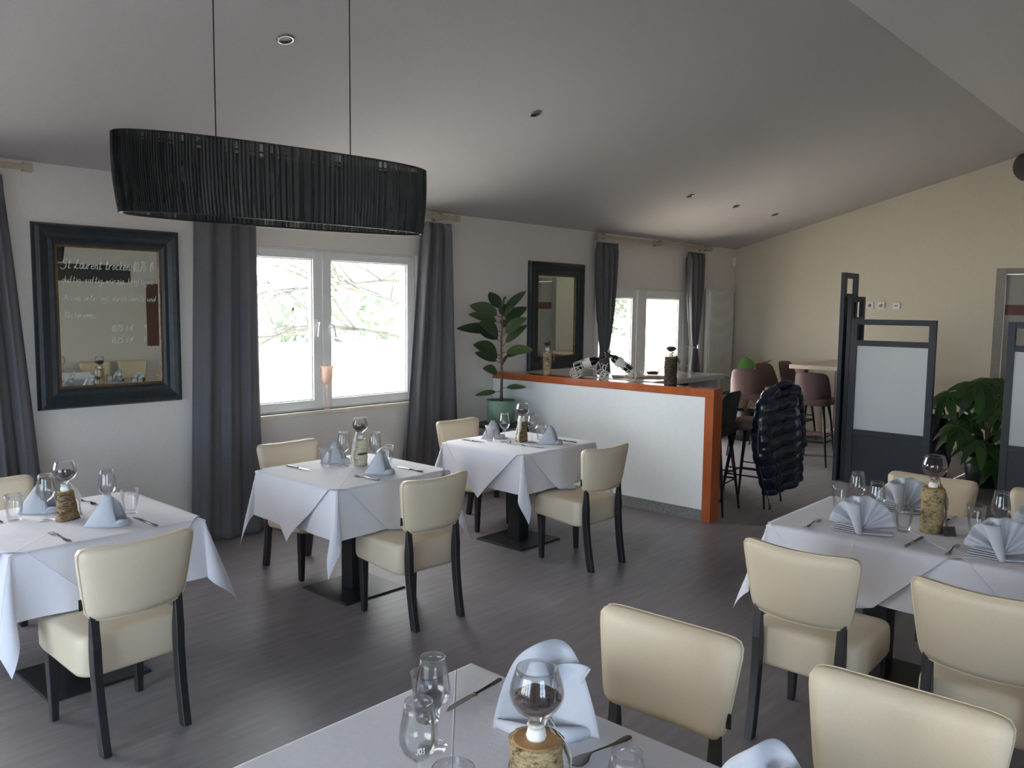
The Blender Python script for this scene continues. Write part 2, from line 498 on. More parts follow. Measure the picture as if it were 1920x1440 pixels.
W0 = (-0.75, 1.27, 0.885, 2.20)
W1 = (3.00, 5.02, 0.885, 2.20)
W2 = (7.72, 10.02, 0.0, 1.99)
wall_x('wall_north', YN, YN+TH, XW-TH, XE+TH, 2.612, [W0, W1, W2], mat_wall)
SW = (-1.6, 0.4, 0.2, 2.2)
wall_x('wall_south', YS-TH, YS, XW-TH, XE+TH, zs(YS)-0.001, [SW], mat_wall)

def wall_y(name, x0, x1, segs, mat):
    m_ = MB()
    for (ya, yb, z0, z1) in segs:
        ys_ = [ya]+([1.983] if ya < 1.983 < yb else [])+[yb]
        for p, q in zip(ys_, ys_[1:]):
            ta = z1 if z1 else zc(p); tb = z1 if z1 else zc(q)
            m_.hexa([(x0, p, z0), (x1, p, z0), (x1, q, z0), (x0, q, z0)], [(x0, p, ta), (x1, p, ta), (x1, q, tb), (x0, q, tb)])
    return struct(m_.build(name, mat))
DY0, DY1, DZ = 1.28, 2.371, 2.264
wall_y('wall_east', XE, XE+TH, [(YS, DY0, 0, None), (DY0, DY1, DZ, None), (DY1, YN, 0, None)], mat_wall_e)
WW = (0.2, 3.4, 0.15, 2.1)
wall_y('wall_west', XW-TH, XW, [(YS, WW[0], 0, None), (WW[0], WW[1], 0, WW[2]), (WW[0], WW[1], WW[3], None), (WW[1], YN, 0, None)], mat_wall)

# skirting boards
for i, (a, b) in enumerate([(XW, W2[0]-.02), (W2[1]+.02, XE)]):
    struct(MB().box(a, b, YN-0.014, YN, 0, 0.07).build('baseboard_north', mat_skirt))
struct(MB().box(XE-0.014, XE, DY1+.01, YN-0.015, 0, 0.07).build('baseboard_east', mat_skirt))
struct(MB().box(XE-0.014, XE, YS+0.015, DY0-.01, 0, 0.07).build('baseboard_east', mat_skirt))
struct(MB().box(XW, XE, YS, YS+0.014, 0, 0.07).build('baseboard_south', mat_skirt))
struct(MB().box(XW, XW+0.014, YS+0.015, YN-0.015, 0, 0.07).build('baseboard_west', mat_skirt))

# windows -------------------------------------------------------
def frame_rect(m_, x0, x1, z0, z1, w, y0, y1):
    m_.box(x0, x0+w, y0, y1, z0, z1); m_.box(x1-w, x1, y0, y1, z0, z1)
    m_.box(x0+w, x1-w, y0, y1, z0, z0+w); m_.box(x0+w, x1-w, y0, y1, z1-w, z1)

def win_handle(parent, x, z, lean, y):
    m_ = MB()
    m_.box(-.014, .014, -.008, 0.002, -.035, .035)
    m_.tube([(0, -.006, 0), (0, -.035, 0), (lean*.02, -.042, -.02), (lean*.035, -.042, -.11)], .008, 8)
    return m_.build('window_handle', mat_pvc, parent, loc=(x, y, z), bevel=.002)

def casement(n, X0, X1, Z0, Z1, sashes, y, handles, sill=True, rot=None, bw=0.03):
    root = bpy.data.objects.new('window_%d' % n, None); COL.objects.link(root); struct(root)
    if rot: root.location, root.rotation_euler = rot
    f = MB(); frame_rect(f, X0, X1, Z0, Z1, bw, y+.01, y+.085)
    f.build('window_frame', mat_pvc, root, bevel=.003)
    for (a, b, c, d, sw, sb) in sashes:     # a..b outer sash extent, sw stile, sb rail
        s = MB()
        s.box(a, a+sw, y, y+.07, c, d); s.box(b-sw, b, y, y+.07, c, d)
        s.box(a+sw, b-sw, y, y+.07, c, c+sb); s.box(a+sw, b-sw, y, y+.07, d-sb, d)
        so = s.build('window_sash', mat_pvc, root, bevel=.005)
        g = MB(); frame_rect(g, a+sw-.004, b-sw+.004, c+sb-.004, d-sb+.004, .014, y+.016, y+.05)
        g.build('glazing_bead', mat_pvc, so, bevel=.002)
        MB().box(a+sw-.003, b-sw+.003, y+.03, y+.036, c+sb-.003, d-sb+.003).build('window_pane', mat_pane, so)
    for (hx, hz, lean) in handles:
        win_handle(root, hx, hz, lean, y)
    if sill:
        MB().box(X0-.06, X1+.06, YN-.045, y+.10, Z0-.035, Z0).build('window_sill', mat_sill, root, bevel=.006)
        MB().box(X0-.0, X1+.0, y+.09, YN+TH+.05, Z0-.03, Z0-.001).build('window_ledge', mat_sill, root)
    return root

YW = YN+.015
casement(1, *W0, [(W0[0]+.02, .26, .905, 2.18, .085, .075), (.262, W0[1]-.02, .905, 2.18, .085, .075)], YW, [(.30, 1.56, 1)])
casement(2, *W1, [(3.015, 4.008, .90, 2.185, .085, .07), (4.016, 5.007, .90, 2.185, .085, .07)], YW, [(3.965, 1.60, -.7), (4.075, 1.59, 1.1)])
w3 = casement(3, *W2, [(7.75, 8.62, .02, 1.97, .095, .10), (8.715, 9.735, .02, 1.97, .125, .10)], YW, [], sill=False)
MB().box(8.612, 8.72, YW-.012, YW+.075, .02, 1.975).build('window_mullion', mat_pvc, w3, bevel=.004)
MB().box(9.728, 9.995, YW-.004, YW+.06, .02, 1.975).build('window_mullion', mat_pvc, w3, bevel=.004)
hm = MB(); hm.tube([(0, 0, .13), (0, -.05, .13), (0, -.05, -.13), (0, 0, -.13)], .013, 8)
hm.build('window_handle', mat_pvc, w3, loc=(9.835, YW-.003, 1.12), smooth=False)
# glazing behind and beside the camera
sw_ = []
for i in range(2):
    a = SW[0]+.03+i*.975; sw_.append((a, a+.965, SW[2]+.02, SW[3]-.02, .07, .07))
r = casement(4, *SW, sw_, 0.0, [], sill=False); r.location = (0, YS-TH+.1, 0)
ww_ = []
for i in range(4):
    a = .03+i*.785; ww_.append((a, a+.78, WW[2]+.02, WW[3]-.02, .07, .07))
r = casement(5, 0, 3.2, WW[2], WW[3], ww_, 0.0, [], sill=False)
r.location = (XW-.06, WW[0], 0); r.rotation_euler = (0, 0, pi/2)

# door in the end wall ------------------------------------------
dr = bpy.data.objects.new('door_1', None); COL.objects.link(dr); struct(dr)
f = MB()
f.box(XE-.012, XE+.10, DY1-.10, DY1, 0, DZ); f.box(XE-.012, XE+.10, DY0, DY0+.10, 0, DZ)
f.box(XE-.012, XE+.10, DY0+.10, DY1-.10, DZ-.067, DZ)
f.build('door_frame', mat_doorframe, dr, bevel=.004)
mat_frost = M_noise('grey_glossy_glass', srgb(150, 147, 140), srgb(156, 153, 146), 4, 0.12, 0.0, spec=0.7)
lf = MB().box(XE+.02, XE+.06, DY0+.103, DY1-.103, .01, DZ-.07).build('door_leaf', mat_frost, dr)
MB().box(XE+.016, XE+.0199, DY0+.11, DY1-.105, 1.72, 1.84).build('door_strip', mat_brownframe, lf)
m_ = MB(); m_.tube([(XE+.02, 1.50, 1.05), (XE-.03, 1.50, 1.05), (XE-.03, 1.62, 1.05)], .01, 8)
m_.build('door_handle', mat_steel, dr)

# outside -------------------------------------------------------
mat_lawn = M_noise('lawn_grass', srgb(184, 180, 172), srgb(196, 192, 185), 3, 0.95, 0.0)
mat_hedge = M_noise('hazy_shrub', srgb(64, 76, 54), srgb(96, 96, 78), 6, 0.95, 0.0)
mat_twig = M_noise('grey_branch', srgb(58, 55, 46), srgb(80, 76, 64), 10, 0.9, 0.0)
struct(MB().box(-60, 80, -40, 90, -.32, -.2).build('ground', mat_lawn))
struct(MB().box(-14, XW-TH-.02, -12, 12, -.2, -.17).build('bounce_damping_slab', mat_black))  # dark slab added out of view to cut ground bounce through the west window
struct(MB().box(XW-TH-.01, 12, -12, YS-TH-.02, -.2, -.17).build('bounce_damping_slab', mat_black))  # same added dark slab on the unseen south side, for less bounce
pt = MB().box(7.2, 11.0, YN+TH+.01, 7.6, -.19, -.03).build('trim_1', mat_sill); struct(pt)

def bush_mesh(seed, w, h):
    rr = random.Random(seed); m_ = MB()
    for k in range(150):
        a = rr.uniform(0, 2*pi); u = rr.random()**.5
        x, y = cos(a)*u*w*.5, sin(a)*u*w*.3
        z = rr.uniform(0.0, h)*(1-.45*u)
        s = rr.uniform(.06, .20)*h*.5
        d = Vector((rr.uniform(-1, 1), rr.uniform(-1, 1), rr.uniform(-.6, 1))).normalized()
        e = d.orthogonal().normalized(); f_ = d.cross(e)
        c = Vector((x, y, z))
        m_.add([c-e*s, c-f_*s*.5, c+e*s, c+f_*s*.5+d*s*.3], [(0, 1, 2, 3)])
    for k in range(16):
        a = rr.uniform(-1, 1)
        m_.tube([(a*w*.35, 0, 0), (a*w*.45+rr.uniform(-.2, .2), 0, h*.6), (a*w*.5+rr.uniform(-.5, .5), 0, h*rr.uniform(.9, 1.15))], [.03*h/4, .02*h/4, .006*h/4], 4)
    return m_
bushes = []
rr = random.Random(3)
x = -6.0; i = 0
meshes = [bush_mesh(s, 5.5, 3.4).mesh('hedgerow_shrub', mat_hedge, False) for s in range(4)]
spots = [(4.5, 37, 1.0, 'pale hazy shrub at the left edge of the left pane of the double window'),
         (10.0, 47, 1.35, 'pale hazy shrub beyond the lawn, seen low behind the twigs in the left pane'),
         (15.5, 37, 0.95, 'pale shrub beyond the lawn, seen behind the window mullion and handle'),
         (21.5, 47, 1.6, 'taller hazy shrub beyond the lawn in the middle of the right window pane'),
         (26.5, 37, 1.35, 'hazy greenish shrub beyond the lawn at the right side of the right window pane'),
         (48.0, 35, 1.15, 'hazy shrub seen in the left pane of the terrace door'),
         (56.5, 43, 1.5, 'hazy shrub seen in the right pane of the terrace door'),
         (62.0, 34, 1.15, 'hazy shrub seen at the far right of the terrace door glazing')]
for k, (x, y, s, lab) in enumerate(spots):
    o = bpy.data.objects.new('hedgerow_shrub', meshes[k % 4]); COL.objects.link(o)
    o.location = (x, y, -.25); o.scale = (s*1.25, s, s)
    o.rotation_euler.z = 0.0
    tag(o, lab, 'shrub', 'shrubs along the far side of the lawn')

# bare tree whose branches droop across the window view
def bare_tree():
    rr = random.Random(11); m_ = MB()
    def br(p, d, L, r, dep):
        P = [p]; q = p.copy(); dd = d.copy()
        for k in range(5):
            dd = (dd+Vector((rr.uniform(-.22, .22), rr.uniform(-.15, .15), rr.uniform(-.16, .12)))).normalized()
            q = q+dd*(L/5); P.append(q.copy())
            if dep > 0 and k >= 1:
                for _ in range(2 if dep > 1 else 1):
                    nd_ = (dd+Vector((rr.uniform(-.9, .9), rr.uniform(-.5, .5), rr.uniform(-.5, .8)))).normalized()
                    br(q.copy(), nd_, L*rr.uniform(.4, .6), r*.5, dep-1)
        m_.tube(P, [r*(1-.16*k) for k in range(6)], 4 if dep < 2 else 6)
    m_.tube([(11.9, 12.6, -.25), (11.7, 12.6, 1.2), (11.4, 12.5, 2.6), (11.2, 12.5, 4.2)], [.26, .2, .16, .12], 10)
    for (p, d, L, r) in [((11.7, 12.6, .9), (-1, 0, .12), 3.6, .05), ((11.6, 12.6, 1.5), (-1, -.1, .25), 3.8, .045),
                         ((11.45, 12.55, 2.2), (-1, .05, .15), 3.2, .04), ((11.3, 12.5, 3.0), (-1, .1, .1), 3.0, .04),
                         ((11.3, 12.5, 3.4), (-.3, .1, 1), 2.4, .06), ((11.4, 12.5, 2.6), (.8, .2, .6), 2.5, .06)]:
        br(Vector(p), Vector(d).normalized(), L, r, 2)
    o = m_.build('bare_tree', mat_twig)
    tag(o, 'leafless grey tree outside, its thin branches crossing the double window', 'tree')
bare_tree()
mat_render = M_noise('cream_render', srgb(226, 214, 176), srgb(230, 219, 184), 8, 0.9, 0.1)
o = MB().box(13.1, 13.5, 7.9, 8.3, -.2, 3.2).build('porch_column', mat_render, bevel=.02)
tag(o, 'cream rendered porch column seen through the right pane of the terrace door', 'column')

# half-height partition -----------------------------------------
t = thing('partition_counter', 'half-height white partition edged in orange-brown wood, standing out from the window wall', 'partition', (6.03, 3.25, 0))
PL = YN-.002-3.25
MB().box(.012, .135, .085, PL, .095, 1.032).build('white_panel', mat_white, t)
m_ = MB(); m_.box(0, .15, 0, .08, 0, 1.035); m_.box(0, .15, 0, PL, 1.035, 1.10)
m_.build('wood_edging', mat_orange, t, bevel=.003)
MB().box(.02, .13, .081, PL, 0, .095).build('kick_board', mat_skirt, t)

# mirrors -------------------------------------------------------
def mirror(name, label, x0, x1, z0, z1, fw_):
    t = thing(name, label, 'mirror', (x0, YN, z0))
    W, H = x1-x0, z1-z0
    prof = [(0, 0), (0, -.02), (.012, -.045), (.035, -.05), (.06, -.042), (fw_*.62, -.03), (fw_*.8, -.034), (fw_*.93, -.026), (fw_*.93, -.012)]
    m_ = MB(); n = len(prof)
    for (d, y) in prof:
        m_.v += [(d, y-.002, d), (W-d, y-.002, d), (W-d, y-.002, H-d), (d, y-.002, H-d)]
    for i in range(n-1):
        for j in range(4):
            j2 = (j+1) % 4
            m_.f.append((i*4+j, i*4+j2, (i+1)*4+j2, (i+1)*4+j))
    m_.build('mirror_frame', mat_mirrorframe, t)
    g = MB(); a = fw_*.93; b = fw_
    frame_rect(g, a, W-a, a, H-a, b-a+.004, -.026, -.008)
    g.build('gilt_inner_edge', mat_gold, t, bevel=.002)
    gl = MB().box(b-.002, W-b+.002, -.012, -.006, b-.002, H-b+.002).build('mirror_glass', mat_mirror, t)
    return t, gl
mir, mglass = mirror('wall_mirror', 'large dark-framed mirror with handwritten wine offer, left of the double window', 1.843, 2.783, 1.060, 2.244, .14)
mir2, _ = mirror('wall_mirror', 'tall dark-framed mirror between the rubber plant and the terrace door curtain', 6.552, 7.487, 1.079, 2.232, .145)

# single-stroke handwriting
GL = {
 'S': [[(.9,.9),(.5,1.0),(.15,.85),(.3,.6),(.75,.4),(.7,.05),(.2,-.1),(-.2,.05)]],
 't': [[(.3,1.0),(.25,.1),(.4,0),(.6,.1)],[(.05,.62),(.55,.66)]],
 'L': [[(.5,1.0),(.35,.5),(.2,.05),(.0,.1),(.15,.25),(.5,.0),(.9,.1)]],
 'a': [[(.55,.5),(.2,.5),(.05,.2),(.2,0),(.5,.15),(.58,.5),(.55,.05),(.75,.1)]],
 'u': [[(.05,.5),(.1,.1),(.3,0),(.5,.2),(.55,.5),(.55,.05),(.75,.1)]],
 'r': [[(.1,.5),(.12,0)],[(.12,.3),(.3,.5),(.5,.45)]],
 'e': [[(.1,.25),(.5,.3),(.45,.5),(.2,.5),(.05,.2),(.25,0),(.6,.12)]],
 'n': [[(.08,.5),(.1,0)],[(.1,.3),(.3,.5),(.48,.4),(.5,0),(.68,.08)]],
 'o': [[(.3,.5),(.05,.25),(.3,0),(.55,.25),(.3,.5)]],
 'c': [[(.5,.45),(.2,.5),(.05,.2),(.25,0),(.55,.1)]],
 'k': [[(.12,1.0),(.1,0)],[(.5,.5),(.12,.25),(.55,0)]],
 'w': [[(.02,.5),(.15,0),(.33,.4),(.5,0),(.68,.5)]],
 'i': [[(.1,.5),(.12,.05),(.3,.1)],[(.12,.7),(.14,.75)]],
 'z': [[(.05,.5),(.5,.5),(.1,0),(.55,.02)]],
 'g': [[(.5,.5),(.1,.45),(.1,.1),(.5,.15),(.52,.5),(.5,-.35),(.2,-.45),(.05,-.3)]],
 's': [[(.5,.45),(.2,.5),(.15,.3),(.45,.2),(.4,0),(.05,.05)]],
 'f': [[(.5,1.0),(.3,.95),(.25,.3),(.2,-.35)],[(.05,.5),(.5,.52)]],
 'd': [[(.5,.45),(.15,.5),(.05,.15),(.3,0),(.52,.3),(.6,1.0),(.55,.05)]],
 'l': [[(.3,1.0),(.2,.5),(.2,.05),(.4,.05)]],
 'A': [[(.0,0),(.4,1.0),(.7,0)],[(.15,.4),(.6,.4)]],
 'm': [[(.08,.5),(.1,0)],[(.1,.3),(.25,.5),(.36,.4),(.37,0)],[(.37,.3),(.52,.5),(.64,.4),(.66,0)]],
 'h': [[(.12,1.0),(.1,0)],[(.1,.3),(.3,.5),(.48,.4),(.5,0)]],
 'V': [[(.0,1.0),(.3,0),(.7,1.0)]],
 'v': [[(.05,.5),(.25,0),(.5,.5)]],
 'R': [[(.1,0),(.15,1.0),(.6,.85),(.5,.6),(.15,.5),(.65,0)]],
 'W': [[(.0,1.0),(.2,0),(.4,.7),(.6,0),(.85,1.0)]],
 '0': [[(.35,1.0),(.05,.6),(.1,.1),(.35,0),(.6,.4),(.55,.85),(.35,1.0)]],
 '7': [[(.05,.95),(.55,1.0),(.2,-.1)],[(.15,.45),(.5,.5)]],
 '5': [[(.55,1.0),(.15,.95),(.1,.55),(.5,.5),(.5,.1),(.05,.0)]],
 '2': [[(.1,.8),(.35,1.0),(.5,.75),(.05,0),(.6,.05)]],
 '3': [[(.1,.95),(.45,.95),(.25,.55),(.55,.35),(.35,0),(.05,.1)]],
 '4': [[(.45,1.0),(.05,.35),(.6,.38)],[(.45,.6),(.42,-.05)]],
 '8': [[(.3,1.0),(.1,.75),(.5,.3),(.3,0),(.08,.25),(.5,.75),(.3,1.0)]],
 '9': [[(.5,.8),(.3,1.0),(.08,.75),(.3,.5),(.5,.8),(.4,0)]],
 ',': [[(.12,.08),(.02,-.18)]],
 '(': [[(.3,1.1),(.1,.5),(.3,-.1)]],
 ')': [[(.05,1.1),(.25,.5),(.05,-.1)]],
 'E': [[(.6,.9),(.25,.9),(.1,.5),(.25,.05),(.6,.1)],[(-.02,.6),(.45,.6)],[(-.02,.42),(.42,.42)]],
 'J': [[(.5,1.0),(.45,.1),(.2,-.1),(.0,.1)]],
}
for _a, _b in (('ü', 'u'), ('ä', 'a'), ('ö', 'o')):
    GL[_a] = GL[_b]+[[(.15, .70), (.17, .76)], [(.40, .70), (.42, .76)]]
WID = {'m': .8, 'w': .85, 'W': 1.0, 'S': 1.05, 'L': 1.0, 'A': .85, ' ': .55, 'i': .35, 'l': .45, ',': .25, '(': .4, ')': .4}
def write(m_, text, x, z, h, y, r, slant=.18, sx=.8, plane=None):
    for ch in text:
        for st in GL.get(ch, []):
            pts = []
            for (a, b) in st:
                pts.append((x+(a*sx+b*slant)*h, y, z+b*h))
            # small catmull subdivision
            q = []
            for i in range(len(pts)-1):
                p0 = Vector(pts[max(i-1, 0)]); p1 = Vector(pts[i]); p2 = Vector(pts[i+1]); p3 = Vector(pts[min(i+2, len(pts)-1)])
                for k in range(3):
                    t_ = k/3
                    q.append(.5*((2*p1)+(p2-p0)*t_+(2*p0-5*p1+4*p2-p3)*t_**2+(3*p1-p0-3*p2+p3)*t_**3))
            q.append(Vector(pts[-1]))
            m_.tube(q, r, 4)
        x += WID.get(ch, .72)*sx*h
    return x
yy = -.0135
m_ = MB(); write(m_, 'St Laurent trocken (0,75 l)', .17, .905, .060, yy, .0020, sx=.545); m_.build('handwritten_line', mat_chalk, mglass)
m_ = MB(); write(m_, 'duftig, saftig, würzig, kräftiges', .17, .815, .040, yy, .0013, sx=.72); m_.build('handwritten_line', mat_chalk, mglass)
m_ = MB(); write(m_, 'Aroma, unterlegt durch Vanille und', .175, .70, .036, yy, .0013, sx=.74); m_.build('handwritten_line', mat_chalk, mglass)
m_ = MB(); write(m_, 'Röstaromen', .175, .59, .036, yy, .0013, sx=.74); m_.build('handwritten_line', mat_chalk, mglass)
m_ = MB(); write(m_, '0,75 l E   19', .47, .50, .038, yy, .0013); m_.build('handwritten_line', mat_chalk, mglass)
m_ = MB(); write(m_, '0,25 l E    8', .47, .42, .038, yy, .0013); m_.build('handwritten_line', mat_chalk, mglass)


# curtain rods --------------------------------------------------
def rod(label, x0, x1, brackets):
    t = thing('curtain_rod', label, 'curtain rod', (x0, YN-.09, 2.56), group='curtain rods on the window wall')
    L = x1-x0
    MB().box(.03, L-.03, -.016, .016, -.018, .018).build('rod_bar', mat_beige, t, bevel=.003)
    for e in (0, L-.055):
        MB().box(e, e+.055, -.022, .022, -.026, .026).build('rod_finial', mat_gold if False else mat_beige, t, bevel=.003)
    for b in brackets:
        m_ = MB(); m_.box(b-.012, b+.012, .016, .089, -.012, .012); m_.box(b-.014, b+.014, -.024, .024, -.034, .034); m_.box(b-.025, b+.025, .083, .0895, -.04, .04)
        m_.build('rod_bracket', mat_beige, t, bevel=.002)
    return t
rod('beige square curtain rod ending above the big mirror at the left edge', -1.35, 1.84, [.2, 1.6, 2.96])
rod('beige square curtain rod over the double window, mostly hidden by the black lampshade', 2.70, 5.463, [.2, 1.38, 2.52])
rod('beige square curtain rod above the terrace door', 7.623, 10.227, [.12, 1.33, 2.46])

# curtains ------------------------------------------------------
def curtain(label, top, bot, zt=2.50, zb=.006, folds=5, tie=None, amp=.038, seed=0, yb=5.615):
    rr = random.Random(seed); ph = [rr.uniform(0, 6.28) for _ in range(4)]
    x0 = (top[0]+top[1])/2
    t = thing('curtain', label, 'curtain', (x0, yb, 0))
    def width(z):
        if tie:
            zc_, c, w = tie
            if z >= zc_:
                k = (z-zc_)/(zt-zc_); s = k**.62
                s = s*(1+.18*sin(pi*min(1, k*1.0)))
                s = min(s, 1.0)
                return (c-w/2)*(1-s)+top[0]*s, (c+w/2)*(1-s)+top[1]*s
            k = min(1, (zc_-z)/.6)**.7
            return (c-w/2)*(1-k)+bot[0]*k, (c+w/2)*(1-k)+bot[1]*k
        k = (zt-z)/(zt-zb)
        kk = k**.9
        return top[0]*(1-kk)+bot[0]*kk, top[1]*(1-kk)+bot[1]*kk
    def fn(u, v):
        z = zt+(zb-zt)*v
        a, b = width(z)
        wob = .10*sin(v*4+ph[0])*sin(u*pi)
        uu = u+wob*.12
        x = a+(b-a)*uu
        am = amp*(1-.25*v)
        if tie and z < tie[0]+.35: am *= .75
        y = am*sin(uu*folds*2*pi+ph[1]*.2)+.010*sin(uu*folds*4.6*pi+ph[2]+v*2)
        if v < .03: y *= .6
        x += .010*sin(uu*folds*2*pi+1.3)
        return (x-x0, y, z)
    MB().grid(folds*16+1, 60, fn).build('curtain_fabric', mat_curtain, t, smooth=True, solid=.002)
    if tie:
        zc_, c, w = tie
        m_ = MB()
        m_.tube([(c-x0+cos(a)*(w/2+.008), sin(a)*.052, zc_+.02*sin(a)) for a in [2*pi*k/20 for k in range(20)]], .009, 6, closed=True)
        m_.lathe([(.0, -.018), (.03, -.014), (.034, 0), (.03, .014), (0, .018)], 16, (0, 0, 0)) if False else None
        tb = m_.build('tieback_cord', mat_curtain, t, smooth=True)
        k_ = MB(); k_.lathe([(.001, 0), (.026, 0), (.032, .006), (.026, .014), (.010, .018), (.001, .018)], 18)
        k_.xf(Matrix.Rotation(pi/2, 4, 'X'))
        k_.build('tieback_button', mat_chalk, t, loc=(c-x0, -.058, zc_), smooth=True)
    return t
curtain('dark grey curtain cut by the left picture edge, left of the big mirror', (1.28, 1.665), (1.30, 1.86), folds=4, seed=1)
curtain('dark grey curtain between the big mirror and the double window', (2.875, 3.35), (2.795, 3.375), folds=3, seed=2, amp=.034)
curtain('dark grey curtain right of the double window, beside the rubber plant', (5.00, 5.355), (4.76, 5.475), folds=3, seed=3, amp=.034)
curtain('dark grey curtain tied back at the left of the terrace door', (7.60, 8.015), (7.60, 7.95), folds=4, seed=4, tie=(1.245, 7.80, .11), zt=2.49)
curtain('dark grey curtain tied back at the right of the terrace door, next to the radiator', (9.62, 10.05), (9.70, 10.04), folds=4, seed=5, tie=(1.25, 9.83, .12), zt=2.49)

# pendant lamp --------------------------------------------------
def oval(L, W, n, pleat=0.0, k=0):
    pts = []
    for i in range(n):
        a = 2*pi*i/n
        c, s = cos(a), sin(a)
        e = 2/2.7
        x = (abs(c)**e)*(1 if c > 0 else -1)*L/2
        y = (abs(s)**(2/2.1))*(1 if s > 0 else -1)*W/2
        pts.append((x, y))
    return pts
t = thing('pendant_lamp', 'long oval pendant lamp with pleated black ribbon shade hanging from two thin cables', 'lamp', (2.165, 3.36, 2.115), math.radians(-8))
Ls, Ws, Hs = 1.49, .35, .32
ov = oval(Ls, Ws, 520)
m_ = MB(); n = len(ov)
rr = random.Random(5)
jit = [rr.uniform(-1, 1) for _ in range(n)]
for lev in range(9):
    f_ = lev/8
    bul = 1.0+.012*sin(f_*pi)
    for i, (x, y) in enumerate(ov):
        d = Vector((x/(Ls/2)**2, y/(Ws/2)**2)).normalized()
        p = (.003*(1 if i % 2 else -1)+.0015*jit[i])
        m_.v.append((x*bul*(.972+.028*f_)+d.x*p, y*bul+d.y*p, Hs*f_))
for lev in range(8):
    for i in range(n):
        i2 = (i+1) % n
        m_.f.append((lev*n+i, lev*n+i2, (lev+1)*n+i2, (lev+1)*n+i))
m_.build('lamp_shade', mat_shade, t)
m_ = MB(); ov2 = oval(Ls-.01, Ws-.01, 90)
m_.tube([(x, y, Hs-.002) for x, y in ov2], .005, 6, closed=True)
m_.tube([(x*.972, y, .002) for x, y in ov2], .005, 6, closed=True)
for sx in (-.42, .28):
    m_.tube([(sx, -Ws/2+.01, Hs-.01), (sx, Ws/2-.01, Hs-.01)], .004, 6)
m_.tube([(-Ls/2+.01, 0, Hs-.01), (Ls/2-.01, 0, Hs-.01)], .004, 6)
m_.build('shade_frame', mat_black, t)
for sx in (-.45, -.07, .31):
    m_ = MB(); m_.lathe([(.022, Hs-.015), (.022, Hs-.08), (.016, Hs-.09)], 12, (sx, 0, 0))
    b = m_.build('bulb_holder', mat_black, t, smooth=True)
    MB().lathe([(.001, Hs-.19), (.02, Hs-.18), (.03, Hs-.155), (.026, Hs-.12), (.014, Hs-.09)], 14, (sx, 0, 0)).build('light_bulb', mat_bulb, b, smooth=True)
mrot = Matrix.Rotation(math.radians(-7), 4, 'Z')
for sx in (-.325, .325):
    w_ = mrot @ Vector((sx, 0, 0)); zt = zn(3.36+w_.y)-2.115
    MB().tube([(sx, 0, Hs-.01), (sx, 0, zt)], .0028, 6).build('suspension_cable', mat_black, t)

# recessed spots in the ceiling slope
SL = math.atan(.2664)
dl = thing('ceiling_spotlight', 'x', 'ceiling light', (0, 0, 0))
MB().lathe([(.030, -.001), (.033, -.007), (.044, -.007), (.047, -.002), (.047, .004)], 28).build('spot_ring', mat_steel, dl, smooth=True)
MB().lathe([(.001, .003), (.031, .003), (.031, -.0015)], 24).build('spot_lens', mat_black, dl)
DL = Proto(dl)
for (x, y, lab) in [(2.475, 3.84, 'recessed round ceiling spotlight nearest the camera, between the lamp cables'),
                    (4.505, 3.88, 'recessed round ceiling spotlight in the middle of the slope, above the partition end'),
                    (7.75, 4.53, 'leftmost of the three small far ceiling spotlights'),
                    (8.80, 4.55, 'middle one of the three small far ceiling spotlights'),
                    (9.83, 4.555, 'rightmost of the three small far ceiling spotlights, nearest the end wall')]:
    o = DL.put(lab, (x, y, zn(y)), 0, 'recessed spotlights in the sloping ceiling')
    o.rotation_euler = (-SL, 0, 0)

# radiator, sensor, sockets, loudspeaker
t = thing('radiator', 'tall white ribbed panel radiator right of the terrace door', 'radiator', (10.235, YN-.1, .18))
m_ = MB()
m_.box(0, .68, .02, .075, 0, 1.84)
for k in range(22):
    x = .02+k*.0305
    m_.box(x, x+.019, .004, .02, .03, 1.81)
m_.build('radiator_panel', mat_rad, t, bevel=.002, seg=1)
MB().box(-.004, .684, -.002, .08, 1.84, 1.852).build('radiator_grille', mat_rad, t)
MB().tube([(.62, .04, 0), (.62, .04, -.18)], .009, 8).build('radiator_pipe', mat_rad, t)
o = MB().box(-.03, .03, -.045, 0, -.065, .065).build('motion_sensor', mat_pvc, bevel=.008, loc=(11.055, YN-.001, 2.43))
tag(o, 'small white alarm sensor high in the far corner of the room', 'sensor')
for k, (y, lab) in enumerate([(3.80, 'white wall socket plate, leftmost in the row on the end wall'), (3.66, 'white wall plate second in the row on the end wall'), (3.475, 'white wall plate with dark slot, rightmost in the row on the end wall')]):
    t = thing('wall_socket', lab, 'wall socket', (XE-.001, y, 1.82), group='socket plates on the end wall')
    MB().box(-.012, 0, -.043, .043, -.043, .043).build('socket_plate', mat_pvc, t, bevel=.004)
    m_ = MB()
    if k < 2: m_.lathe([(.001, 0), (.022, 0), (.024, .003)], 16).xf(Matrix.Rotation(-pi/2, 4, 'Y'))
    else: m_.box(-.003, 0, -.02, .02, -.008, .008)
    m_.build('socket_insert', mat_skirt, t, loc=(-.0122, 0, 0))
o = MB().lathe([(.001, -.10), (.10, -.09), (.165, -.04), (.18, 0), (.17, .03), (.10, .04), (.001, .04)], 28).xf(Matrix.Rotation(-pi/2, 4, 'Y')).build('wall_loudspeaker', mat_speaker, loc=(XE-.041, 2.09, 3.42), smooth=True)
tag(o, 'dark round loudspeaker high on the end wall at the right edge', 'loudspeaker')

